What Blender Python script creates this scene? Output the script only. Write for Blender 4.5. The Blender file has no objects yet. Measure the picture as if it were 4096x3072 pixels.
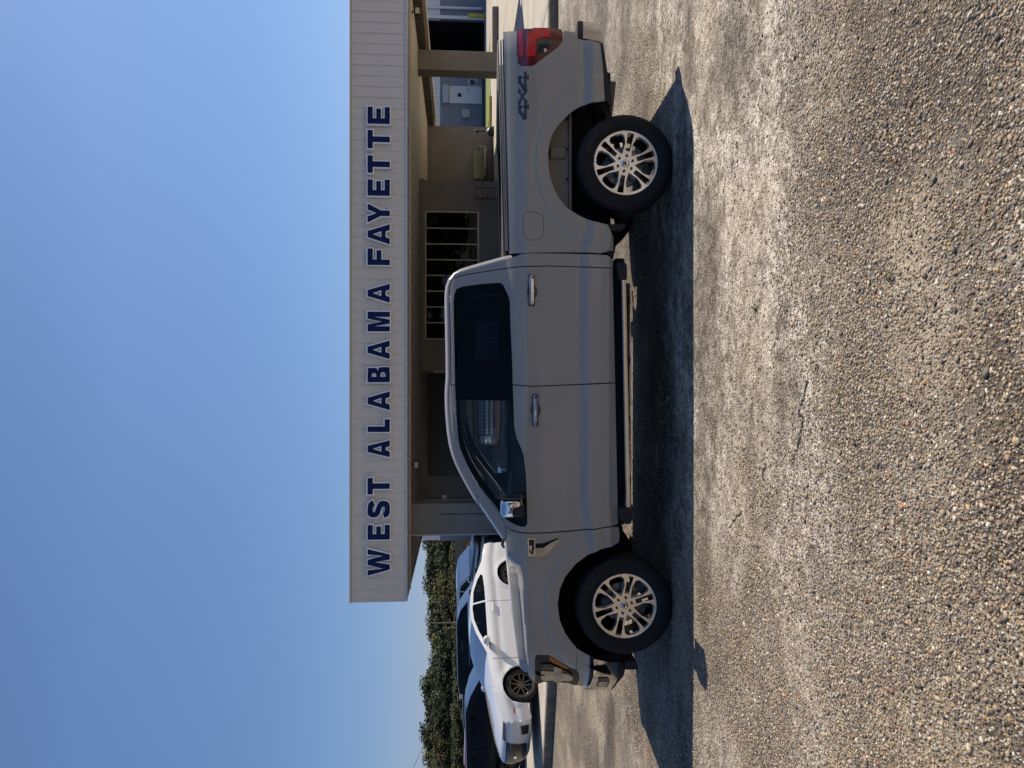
import bpy, math, random
import numpy as np
from mathutils import Vector, Matrix
from mathutils.geometry import delaunay_2d_cdt

# ------------------------------------------------------------------ camera, world, sun, exposure
scene = bpy.context.scene
COL = scene.collection
FPX = 2840.0                      # focal length in pixels of the 4096 px wide photograph
PITCH = math.radians(4.29)
EYE = 1.80
cam_d = bpy.data.cameras.new('camera')
cam_d.sensor_width = 36.0
cam_d.lens = FPX / 4096 * 36.0
cam_d.clip_start = 0.05
cam_d.clip_end = 3000
cam = bpy.data.objects.new('camera', cam_d)
COL.objects.link(cam)
_up = Vector((0, math.sin(PITCH), math.cos(PITCH)))
_fw = Vector((0, math.cos(PITCH), -math.sin(PITCH)))
_rt = Vector((1, 0, 0))
# the photographer held the phone turned a quarter: picture right = down in the world
m = Matrix((( -_up.x, _rt.x, -_fw.x), (-_up.y, _rt.y, -_fw.y), (-_up.z, _rt.z, -_fw.z)))
cam.matrix_world = Matrix.Translation((0, 0, EYE)) @ m.to_4x4()
scene.camera = cam

SUNV = Vector((0.80, 0.525, 1.0)).normalized()       # towards the sun
sun_el = math.asin(SUNV.z)
sun_az = math.atan2(SUNV.x, SUNV.y)
world = bpy.data.worlds.new('World')
scene.world = world
world.use_nodes = True
wn = world.node_tree.nodes; wl = world.node_tree.links
bg = wn['Background']
sky = wn.new('ShaderNodeTexSky')
sky.sky_type = 'NISHITA'
sky.sun_disc = False
sky.sun_elevation = sun_el
sky.sun_rotation = sun_az
sky.altitude = 100
sky.air_density = 0.8
sky.dust_density = 0.35
sky.ozone_density = 2.0
tint = wn.new('ShaderNodeMix'); tint.data_type = 'RGBA'; tint.blend_type = 'MULTIPLY'; tint.inputs[0].default_value = 1.0
tint.inputs[7].default_value = (0.88, 0.97, 1.07, 1)
wl.new(sky.outputs[0], tint.inputs[6])
# sky colour dimmed and tinted near the horizon by a ramp, even all round
stc = wn.new('ShaderNodeTexCoord'); ssp = wn.new('ShaderNodeSeparateXYZ'); srp = wn.new('ShaderNodeValToRGB'); smx = wn.new('ShaderNodeMix')
smx.data_type = 'RGBA'; smx.blend_type = 'MULTIPLY'; smx.inputs[0].default_value = 1.0
se_ = srp.color_ramp.elements; se_[0].position = 0.0; se_[0].color = (.58, .51, .62, 1); se_[1].position = .42; se_[1].color = (1, 1, 1, 1)
e2 = se_.new(.14); e2.color = (.70, .70, .74, 1)
wl.new(stc.outputs['Generated'], ssp.inputs[0]); wl.new(ssp.outputs[2], srp.inputs[0]); wl.new(srp.outputs[0], smx.inputs[7])
wl.new(tint.outputs[2], smx.inputs[6]); wl.new(smx.outputs[2], bg.inputs[0])
bg.inputs[1].default_value = 0.105
sd = bpy.data.lights.new('sun', 'SUN')
sd.energy = 4.8
sd.angle = math.radians(0.53)
sd.color = (1.0, 0.885, 0.735)
sun = bpy.data.objects.new('sun', sd)
COL.objects.link(sun)
sun.rotation_euler = (-SUNV).to_track_quat('-Z', 'Y').to_euler()
sun.location = (20, 12, 30)
vs = scene.view_settings
vs.view_transform = 'Standard'
vs.look = 'None'
vs.exposure = 0.28
vs.gamma = 1.0
vs.use_curve_mapping = False
scene.render.engine = 'CYCLES'
scene.cycles.use_denoising = True
scene.cycles.max_bounces = 8
scene.cycles.transparent_max_bounces = 12
scene.cycles.caustics_reflective = False
scene.cycles.caustics_refractive = False
scene.cycles.sample_clamp_indirect = 4.0

# ------------------------------------------------------------------ tracing helpers
def ray(ix, iy):
    r = (3072 - iy - 1536) / FPX
    dn = (ix - 2048) / FPX
    return r, math.cos(PITCH) - dn * math.sin(PITCH), -math.sin(PITCH) - dn * math.cos(PITCH)
def PY(ix, iy, Y):
    r, dy, dz = ray(ix, iy)
    t = Y / dy
    return (r * t, Y, EYE + dz * t)
def PZ(ix, iy, Z):
    r, dy, dz = ray(ix, iy)
    t = (Z - EYE) / dz
    return (r * t, dy * t, Z)
VIEWS = dict(A=(1700, 900, 2.011), B=(1350, 0, 1.508), C=(1600, 1600, 1.843), D=(1600, 2100, 1.7067), E=(1350, 1900, 2.765),
             F=(1350, 0, 2.766), G=(1600, 400, 2.211), H=(1600, 1100, 2.765), I=(1600, 1500, 2.37), J=(1780, 2100, 2.765),
             K=(1780, 2550, 3.179), L=(2250, 400, 3.318), M=(2080, 2550, 3.568), N=(1950, 0, 3.318), O=(1900, 1900, 3.318),
             Q=(1900, 500, 2.764), S=(1980, 1960, 9.757), T=(2070, 1100, 8.29), U=(2400, 800, 4.74), X=(0, 0, 1.0))
def V(name, *pts):
    ox, oy, s = VIEWS[name]
    return [(ox + x / s, oy + y / s) for x, y in pts]
# the pickup stands on ground that falls away from the camera: its own frame is tilted about the near tyre contact
TILT = math.radians(2.7); PIV = 5.86
def to_world(y, z): 
    c, s = math.cos(TILT), math.sin(TILT); y -= PIV
    return PIV + y * c + z * s, -y * s + z * c
def to_local(Y, Z):
    c, s = math.cos(TILT), math.sin(TILT); Y -= PIV
    return PIV + Y * c - Z * s, Y * s + Z * c
def onsurf(pts, fn):
    out = []
    for ix, iy in pts:
        Y = 5.85
        for _ in range(18):
            X, _y, Z = PY(ix, iy, Y)
            zl = to_local(Y, Z)[1]
            Y = 0.5 * Y + 0.5 * to_world(fn(X, zl), zl)[0]
        out.append((X, zl))
    return out
def PT(ix, iy, yl):
    x, z = onsurf([(ix, iy)], lambda a, b: yl)[0]
    return (x, yl, z)
def lot_z(y):
    return float(np.interp(y, [-70, -8, 0, 5.86, 8.2, 10.0, 12.84], [.62, .62, .27, 0, -.110, -.10, 0]))
def PG(ix, iy, dz=0.0):
    z = 0
    for _ in range(12): p = PZ(ix, iy, z); z = .5 * z + .5 * lot_z(p[1])
    return (p[0], p[1], z + dz)

# ------------------------------------------------------------------ materials
MATS = {}
def mat(name, col, rough=0.6, metal=0.0, coat=0.0, spec=0.5, emit=None, estr=1.0):
    if name in MATS: return MATS[name]
    m = bpy.data.materials.new(name)
    m.use_nodes = True
    b = m.node_tree.nodes['Principled BSDF']
    b.inputs['Base Color'].default_value = (*col, 1)
    b.inputs['Roughness'].default_value = rough
    b.inputs['Metallic'].default_value = metal
    b.inputs['Coat Weight'].default_value = coat
    b.inputs['Coat Roughness'].default_value = 0.015
    b.inputs['Specular IOR Level'].default_value = spec
    if emit:
        b.inputs['Emission Color'].default_value = (*emit, 1)
        b.inputs['Emission Strength'].default_value = estr
    MATS[name] = m
    return m
def nodes_of(m):
    return m.node_tree.nodes, m.node_tree.links, m.node_tree.nodes['Principled BSDF']
def varied(name, c1, c2, scale=3.0, rough=0.8, bump=0.0, bscale=60.0, metal=0.0, detail=6, spec=0.4, bdist=0.01, stretch=(1, 1, 1)):
    m = mat(name, c1, rough, metal, spec=spec)
    n, l, b = nodes_of(m)
    tc = n.new('ShaderNodeTexCoord'); mp = n.new('ShaderNodeMapping'); mp.inputs['Scale'].default_value = stretch
    l.new(tc.outputs['Object'], mp.inputs[0])
    t = n.new('ShaderNodeTexNoise'); t.inputs['Scale'].default_value = scale; t.inputs['Detail'].default_value = detail
    t.inputs['Roughness'].default_value = 0.65
    l.new(mp.outputs[0], t.inputs['Vector'])
    r = n.new('ShaderNodeValToRGB')
    r.color_ramp.elements[0].position = 0.35; r.color_ramp.elements[0].color = (*c1, 1)
    r.color_ramp.elements[1].position = 0.68; r.color_ramp.elements[1].color = (*c2, 1)
    l.new(t.outputs[0], r.inputs[0]); l.new(r.outputs[0], b.inputs['Base Color'])
    if bump:
        t2 = n.new('ShaderNodeTexNoise'); t2.inputs['Scale'].default_value = bscale; t2.inputs['Detail'].default_value = 4
        l.new(mp.outputs[0], t2.inputs['Vector'])
        bu = n.new('ShaderNodeBump'); bu.inputs['Strength'].default_value = bump; bu.inputs['Distance'].default_value = bdist
        l.new(t2.outputs[0], bu.inputs['Height']); l.new(bu.outputs[0], b.inputs['Normal'])
    return m
def glass(name, tint, refl=1.0, rough=0.0, ior=1.5):
    if name in MATS: return MATS[name]
    m = bpy.data.materials.new(name); m.use_nodes = True
    n = m.node_tree.nodes; l = m.node_tree.links
    n.remove(n['Principled BSDF'])
    o = n['Material Output']
    tr = n.new('ShaderNodeBsdfTransparent'); tr.inputs[0].default_value = (*tint, 1)
    gl = n.new('ShaderNodeBsdfGlossy'); gl.inputs['Roughness'].default_value = rough
    gl.inputs[0].default_value = (refl, refl, refl, 1)
    fr = n.new('ShaderNodeFresnel'); fr.inputs[0].default_value = ior
    mx = n.new('ShaderNodeMixShader')
    l.new(fr.outputs[0], mx.inputs[0]); l.new(tr.outputs[0], mx.inputs[1]); l.new(gl.outputs[0], mx.inputs[2])
    l.new(mx.outputs[0], o.inputs[0])
    MATS[name] = m
    return m

# ------------------------------------------------------------------ object helpers
OFF = {}
def obj(name, verts, faces, material=None, parent=None, smooth=False, kind=None, colors=None, mats=None, midx=None):
    off = Vector((0, 0, 0))
    p = parent
    while p is not None:
        if p.name in OFF: off = Vector(OFF[p.name]); break
        p = p.parent
    me = bpy.data.meshes.new(name)
    if off.length > 0:
        verts = [(v[0] - off.x, v[1] - off.y, v[2] - off.z) for v in verts]
    me.from_pydata([tuple(map(float, v)) for v in verts], [], [tuple(map(int, f)) for f in faces])
    if mats:
        for q in mats: me.materials.append(q)
        if midx is not None: me.polygons.foreach_set('material_index', midx)
    elif material: me.materials.append(material)
    if smooth: me.polygons.foreach_set('use_smooth', [True] * len(me.polygons))
    me.update()
    o = bpy.data.objects.new(name, me)
    COL.objects.link(o)
    if parent: o.parent = parent
    if kind: o['kind'] = kind
    return o
def inst(src, parent, loc=(0, 0, 0), rot=(0, 0, 0), scale=(1, 1, 1), name=None):
    o = src.copy(); COL.objects.link(o); o.parent = parent
    o.location = loc; o.rotation_euler = rot; o.scale = scale
    return o
def thing(name, label, cat, loc=(0, 0, 0), rz=0.0, group=None, world_coords=False):
    o = bpy.data.objects.new(name, None); COL.objects.link(o)
    o.empty_display_size = 0.2
    o.location = loc; o.rotation_euler = (0, 0, rz)
    o['label'] = label; o['category'] = cat
    if group: o['group'] = group
    if world_coords: OFF[o.name] = loc
    return o
def tag(o, label, cat, group=None):
    o['label'] = label; o['category'] = cat
    if group: o['group'] = group
    return o
class MB:
    def __init__(s): s.v = []; s.f = []
    def box(s, x0, x1, y0, y1, z0, z1):
        b = len(s.v)
        s.v += [(x0, y0, z0), (x1, y0, z0), (x1, y1, z0), (x0, y1, z0), (x0, y0, z1), (x1, y0, z1), (x1, y1, z1), (x0, y1, z1)]
        s.f += [tuple(b + i for i in q) for q in ((3, 2, 1, 0), (4, 5, 6, 7), (0, 1, 5, 4), (1, 2, 6, 5), (2, 3, 7, 6), (3, 0, 4, 7))]
        return s
    def cbox(s, x0, x1, y0, y1, z0, z1, c=0.01):
        """box with bevelled edges along all sides (octagonal-ish)"""
        b = len(s.v)
        c = min(c, (x1 - x0) * .45, (y1 - y0) * .45, (z1 - z0) * .45)
        for z, i in ((z0, c), (z0 + c, 0), (z1 - c, 0), (z1, c)):
            xa, xb, ya, yb = x0 + i, x1 - i, y0 + i, y1 - i
            s.v += [(xa + c, ya, z), (xb - c, ya, z), (xb, ya + c, z), (xb, yb - c, z), (xb - c, yb, z), (xa + c, yb, z), (xa, yb - c, z), (xa, ya + c, z)]
        for k in range(3):
            for j in range(8):
                s.f.append((b + k * 8 + j, b + k * 8 + (j + 1) % 8, b + (k + 1) * 8 + (j + 1) % 8, b + (k + 1) * 8 + j))
        s.f.append(tuple(b + i for i in range(7, -1, -1))); s.f.append(tuple(b + 24 + i for i in range(8)))
        return s
    def tube(s, pts, r, n=8, cap=True):
        b = len(s.v); P = [Vector(p) for p in pts]; rs = r if hasattr(r, '__len__') else [r] * len(P)
        up = None
        for i, p in enumerate(P):
            d = (P[min(i + 1, len(P) - 1)] - P[max(i - 1, 0)]).normalized()
            if up is None:
                up = Vector((0, 0, 1)) if abs(d.z) < .9 else Vector((0, 1, 0))
            sx = d.cross(up).normalized(); uy = sx.cross(d).normalized()
            for k in range(n):
                a = 2 * math.pi * k / n
                s.v.append(tuple(p + (sx * math.cos(a) + uy * math.sin(a)) * rs[i]))
        for i in range(len(P) - 1):
            for k in range(n):
                s.f.append((b + i * n + k, b + i * n + (k + 1) % n, b + (i + 1) * n + (k + 1) % n, b + (i + 1) * n + k))
        if cap:
            s.f.append(tuple(b + k for k in range(n - 1, -1, -1))); e = b + (len(P) - 1) * n
            s.f.append(tuple(e + k for k in range(n)))
        return s
    def lathe(s, prof, n=32, c=(0, 0, 0), axis='z'):
        b = len(s.v)
        for r, h in prof:
            for k in range(n):
                a = 2 * math.pi * k / n
                if axis == 'z': s.v.append((c[0] + r * math.cos(a), c[1] + r * math.sin(a), c[2] + h))
                elif axis == 'y': s.v.append((c[0] + r * math.cos(a), c[1] + h, c[2] + r * math.sin(a)))
                else: s.v.append((c[0] + h, c[1] + r * math.cos(a), c[2] + r * math.sin(a)))
        for i in range(len(prof) - 1):
            for k in range(n):
                s.f.append((b + i * n + k, b + i * n + (k + 1) % n, b + (i + 1) * n + (k + 1) % n, b + (i + 1) * n + k))
        return s
    def quad(s, a, b_, c, d):
        b = len(s.v); s.v += [a, b_, c, d]; s.f.append((b, b + 1, b + 2, b + 3)); return s
    def grid(s, fn, nu, nv):
        b = len(s.v)
        for i in range(nu + 1):
            for j in range(nv + 1): s.v.append(tuple(fn(i / nu, j / nv)))
        for i in range(nu):
            for j in range(nv):
                s.f.append((b + i * (nv + 1) + j, b + (i + 1) * (nv + 1) + j, b + (i + 1) * (nv + 1) + j + 1, b + i * (nv + 1) + j + 1))
        return s
    def prism(s, poly, y0, y1):
        """poly in (x,z), extruded along y"""
        b = len(s.v); n = len(poly)
        a = sum(poly[i][0] * poly[(i + 1) % n][1] - poly[(i + 1) % n][0] * poly[i][1] for i in range(n))
        if a < 0: poly = poly[::-1]
        s.v += [(x, y0, z) for x, z in poly] + [(x, y1, z) for x, z in poly]
        s.f.append(tuple(b + i for i in range(n))); s.f.append(tuple(b + n + i for i in range(n - 1, -1, -1)))
        for i in range(n):
            j = (i + 1) % n
            s.f.append((b + j, b + i, b + n + i, b + n + j))
        return s
    def build(s, name, material, parent=None, smooth=False, kind=None):
        return obj(name, s.v, s.f, material, parent, smooth, kind)

def pip(P, poly):
    """numpy point in polygon"""
    x = P[:, 0]; y = P[:, 1]; ins = np.zeros(len(P), bool); n = len(poly)
    for i in range(n):
        x1, y1 = poly[i]; x2, y2 = poly[(i + 1) % n]
        if y1 == y2: continue
        c = (y1 > y) != (y2 > y)
        ins ^= c & (x < (x2 - x1) * (y - y1) / (y2 - y1) + x1)
    return ins
def resample(poly, step):
    out = []
    n = len(poly)
    for i in range(n):
        a = poly[i]; b = poly[(i + 1) % n]
        d = math.hypot(b[0] - a[0], b[1] - a[1]); k = max(1, int(math.ceil(d / step)))
        for j in range(k): out.append((a[0] + (b[0] - a[0]) * j / k, a[1] + (b[1] - a[1]) * j / k))
    return out
def chaikin(poly, it=1, closed=True, keep=()):
    for _ in range(it):
        out = []; n = len(poly)
        for i in range(n if closed else n - 1):
            a = poly[i]; b = poly[(i + 1) % n]
            if not closed and i == 0: out.append(a)
            out.append((a[0] * .75 + b[0] * .25, a[1] * .75 + b[1] * .25)); out.append((a[0] * .25 + b[0] * .75, a[1] * .25 + b[1] * .75))
            if not closed and i == n - 2: out.append(b)
        poly = out
    return poly
def offset_poly(poly, d):
    """outward miter offset of a closed polygon"""
    n = len(poly)
    a = sum(poly[i][0] * poly[(i + 1) % n][1] - poly[(i + 1) % n][0] * poly[i][1] for i in range(n))
    sgn = 1 if a > 0 else -1
    out = []
    for i in range(n):
        p0 = poly[i - 1]; p1 = poly[i]; p2 = poly[(i + 1) % n]
        e1 = Vector((p1[0] - p0[0], p1[1] - p0[1])).normalized(); e2 = Vector((p2[0] - p1[0], p2[1] - p1[1])).normalized()
        n1 = Vector((e1.y, -e1.x)) * sgn; n2 = Vector((e2.y, -e2.x)) * sgn
        b = n1 + n2
        if b.length < 1e-6: out.append(p1); continue
        b.normalize(); k = d / max(.45, b.dot(n1))
        out.append((p1[0] + b.x * k, p1[1] + b.y * k))
    return out
EXTRA = None
def cdt(outer, holes=(), step=0.03, interior=True):
    """triangulate polygon with holes; returns pts, tris, loops"""
    loops = [resample(outer, step)] + [resample(h, step) for h in holes]
    pts = []; edges = []
    for lp in loops:
        b = len(pts); n = len(lp); pts += lp
        edges += [(b + i, b + (i + 1) % n) for i in range(n)]
    if interior:
        A = np.array(outer); x0, z0 = A.min(0); x1, z1 = A.max(0)
        gx, gz = np.meshgrid(np.arange(x0 + step * .5, x1, step), np.arange(z0 + step * .5, z1, step))
        G = np.stack([gx.ravel(), gz.ravel()], 1)
        ok = pip(G, outer)
        for h in holes: ok &= ~pip(G, h)
        G = G[ok]
        if EXTRA is not None and len(EXTRA):
            X_ = np.array(EXTRA); ok2 = pip(X_, outer)
            for h in holes: ok2 &= ~pip(X_, h)
            X_ = X_[ok2]
            if len(X_):
                B0 = np.array(pts); dm = np.full(len(X_), 1e9)
                for s in range(0, len(B0), 400): dm = np.minimum(dm, ((X_[:, None, :] - B0[None, s:s + 400, :]) ** 2).sum(2).min(1))
                X_ = X_[dm > .008 ** 2]; pts += [tuple(p) for p in X_]
        if len(G):
            B = np.array(pts)
            for s in range(0, len(B), 400):
                if not len(G): break
                d = ((G[:, None, :] - B[None, s:s + 400, :]) ** 2).sum(2).min(1)
                G = G[d > (step * .45) ** 2]
            pts += [tuple(g) for g in G]
    r = delaunay_2d_cdt([Vector(p) for p in pts], edges, [], 0, 1e-6)
    vo = [(v.x, v.y) for v in r[0]]; F = r[2]
    if not F: return vo, [], loops
    cen = np.array([[sum(vo[i][0] for i in f) / len(f), sum(vo[i][1] for i in f) / len(f)] for f in F])
    ok = pip(cen, outer)
    for h in holes: ok &= ~pip(cen, h)
    return vo, [tuple(f) for f, k in zip(F, ok) if k], loops
YC = 6.845                         # centre plane of the pickup
def panel(name, outer, fn, material, parent, holes=(), step=0.03, thick=0.02, both=False, push=0.0, interior=True, smooth=True):
    """sheet-metal panel over an (x,z) outline, y given by fn, with a lip turned inward"""
    vo, F, loops = cdt(outer, holes, step, interior)
    verts = [(x, fn(x, z) - push, z) for x, z in vo]
    faces = []
    for f in F:
        a = Vector(verts[f[0]]); b = Vector(verts[f[1]]); c = Vector(verts[f[2]])
        nn = (b - a).cross(c - a)
        faces.append(f if nn.y < 0 else f[::-1])
    nf = len(faces)
    for k, lp in enumerate(loops):
        n = len(lp); b = len(verts)
        verts += [(x, fn(x, z) - push, z) for x, z in lp] + [(x, fn(x, z) - push + thick, z) for x, z in lp]
        area = sum(lp[i][0] * lp[(i + 1) % n][1] - lp[(i + 1) % n][0] * lp[i][1] for i in range(n))
        for i in range(n):
            j = (i + 1) % n
            q = (b + j, b + i, b + n + i, b + n + j)
            faces.append(q if (area > 0) == (k == 0) else q[::-1])
    out = []
    NN = {}
    if smooth:
        e = .002
        for i, (x, z) in enumerate(vo):
            gx = (fn(x + e, z) - fn(x - e, z)) / (2 * e); gz = (fn(x, z + e) - fn(x, z - e)) / (2 * e)
            NN[i] = Vector((gx, -1, gz)).normalized()
    def setn(ob, sg):
        me = ob.data; L = []
        me.polygons.foreach_set('use_smooth', [True] * len(me.polygons))
        for pi, pl in enumerate(me.polygons):
            for vi in pl.vertices:
                if pi < nf: v_ = NN[vi]; L.append((v_.x, v_.y * sg, v_.z))
                else: L.append(tuple(pl.normal))
        me.normals_split_custom_set(L)
    o = obj(name, verts, faces, material, parent)
    if smooth: setn(o, 1)
    out.append(o)
    if both:
        v2 = [(x, 2 * YC - y, z) for x, y, z in verts]
        o2 = obj(name, v2, [f[::-1] for f in faces], material, parent)
        if smooth: setn(o2, -1)
        out.append(o2)
    return out

# stroke font (units: cap height 1, x to the right), used for small badges and tyre lettering
SF = {'F': [[(0, 0), (0, 1), (.6, 1)], [(0, .55), (.5, .55)]], '-': [[(.15, .5), (.35, .5)]], '1': [[(.1, .8), (.3, 1), (.3, 0)]],
      '5': [[(.6, 1), (0, 1), (0, .55), (.6, .55), (.6, 0), (0, 0)]], '0': [[(0, 0), (0, 1), (.6, 1), (.6, 0), (0, 0)]],
      'X': [[(0, 0), (.6, 1)], [(0, 1), (.6, 0)]], 'L': [[(0, 1), (0, 0), (.55, 0)]], 'T': [[(0, 1), (.6, 1)], [(.3, 1), (.3, 0)]],
      'S': [[(.6, 1), (0, 1), (0, .5), (.6, .5), (.6, 0), (0, 0)]], 'C': [[(.6, 1), (0, 1), (0, 0), (.6, 0)]],
      'O': [[(0, 0), (0, 1), (.6, 1), (.6, 0), (0, 0)]], 'R': [[(0, 0), (0, 1), (.6, 1), (.6, .5), (0, .5)], [(.3, .5), (.6, 0)]],
      'P': [[(0, 0), (0, 1), (.6, 1), (.6, .5), (0, .5)]], 'I': [[(.3, 0), (.3, 1)]], 'N': [[(0, 0), (0, 1), (.6, 0), (.6, 1)]],
      'A': [[(0, 0), (.3, 1), (.6, 0)], [(.12, .38), (.48, .38)]], 'E': [[(.6, 1), (0, 1), (0, 0), (.6, 0)], [(0, .5), (.5, .5)]], ' ': [],
      'M': [[(0, 0), (0, 1), (.3, .4), (.6, 1), (.6, 0)]], 'Y': [[(0, 1), (.3, .5), (.6, 1)], [(.3, .5), (.3, 0)]],
      'U': [[(0, 1), (0, 0), (.6, 0), (.6, 1)]], 'D': [[(0, 0), (0, 1), (.4, 1), (.6, .75), (.6, .25), (.4, 0), (0, 0)]]}
def strokes(text, adv=0.85):
    """yield quads (4 pts in text space) of all strokes; stroke half width given later"""
    x = 0; out = []
    for ch in text:
        for pl in SF.get(ch, []):
            for a, b in zip(pl[:-1], pl[1:]): out.append(((a[0] + x, a[1]), (b[0] + x, b[1])))
        x += adv
    return out, x - adv + .6
def text_mb(text, place, h, w, thick=0.0):
    """place(u,v,d) -> world point; u right, v up in metres, d outward"""
    mb = MB(); segs, W = strokes(text)
    for a, b in segs:
        d = Vector((b[0] - a[0], b[1] - a[1])).normalized(); nrm = Vector((-d.y, d.x)) * (w / 2)
        A = Vector(a) * h - d * w / 2; B = Vector(b) * h + d * w / 2
        q = [A - nrm, B - nrm, B + nrm, A + nrm]
        mb.quad(*[tuple(place(p.x, p.y, thick)) for p in q])
    return mb, W * h

# ================================================================== GROUND
rng = random.Random(7)
M_conc = varied('apron_concrete', (0.36, 0.325, 0.27), (0.50, 0.455, 0.385), 1.2, 0.9, 0.25, 45, stretch=(1, 1, 1))
M_kerb = varied('kerb_concrete', (0.13, 0.115, 0.095), (0.24, 0.21, 0.175), 6, 0.9, 0.4, 40)
M_dirt = varied('far_ground', (0.20, 0.19, 0.13), (0.30, 0.28, 0.20), 0.6, 0.95)
M_drive = varied('drive_surface', (0.34, 0.30, 0.26), (0.44, 0.39, 0.34), 0.8, 0.95, 0.3, 30)
M_grass = varied('grass_green', (0.10, 0.15, 0.035), (0.24, 0.27, 0.07), 9, 0.9, 0.5, 60)

# wear of the lot surface as a map over the ground (metres), used by the surface and by the stones alike
def _h(ix, iy, s): 
    n = np.sin(ix * 127.1 + iy * 311.7 + s * 74.7) * 43758.5453; return n - np.floor(n)
def vnoise(x, y, s=0):
    ix, iy = np.floor(x), np.floor(y); fx, fy = x - ix, y - iy; fx = fx * fx * (3 - 2 * fx); fy = fy * fy * (3 - 2 * fy)
    a = _h(ix, iy, s); b_ = _h(ix + 1, iy, s); c = _h(ix, iy + 1, s); d = _h(ix + 1, iy + 1, s)
    return a + (b_ - a) * fx + (c - a) * fy + (a - b_ - c + d) * fx * fy
def fbm(x, y, s=0, o=5, g=.55):
    t = 0; am = 1; tot = 0
    for k in range(o): t = t + am * vnoise(x * 2 ** k + 17.3 * k, y * 2 ** k - 9.1 * k, s + k); tot += am; am *= g
    return t / tot
def sstep(a, b_, x): t = np.clip((x - a) / (b_ - a), 0, 1); return t * t * (3 - 2 * t)
def wear(x, y):
    n = fbm(x * 1.1, y * 1.5, 1, 6, .62); n2 = fbm(x * .5 + 5, y * .7, 9, 4)
    band = sstep(2.9, 3.8, y + .25 * x * (x < 0)) * (1 - .75 * sstep(5.4, 7.0, y))
    side_ = .38 + .62 * sstep(-1.2, .8, x)
    n3 = fbm(x * 4.2 + 2, y * 5.5 + 4, 71, 4, .6)
    pale = sstep(.40, .56, n * .50 + n2 * .16 + n3 * .18 + .22 * band * side_ - .01)
    pale = np.maximum(pale, .65 * sstep(.58, .70, n3 * .5 + n * .5 + .02))
    pale = pale * (.32 + .68 * np.clip(band * side_ + .5 * sstep(.52, .64, n2), 0, 1))
    back = sstep(8.5, 10.5, y)
    m = fbm(x * 1.3 + 3, y * 1.0 + 8, 21, 5, .6)
    tan = sstep(.50, .66, m) * (.55 + .45 * back)
    tan = np.clip(tan + .9 * sstep(.42, .58, fbm(x * 2.2, y * 2.2, 44, 4)) * np.exp(-(((x - .55) / .55) ** 2 + ((y - 2.55) / .45) ** 2)) + .9 * np.exp(-(((x + 1.2) / .6) ** 2 + ((y - 1.9) / .5) ** 2)), 0, 1)
    dark = sstep(.45, .68, fbm(x * .9 + 11, y * 1.6, 33, 5, .6)) * (1 - .6 * back)
    return pale, tan, dark
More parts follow.
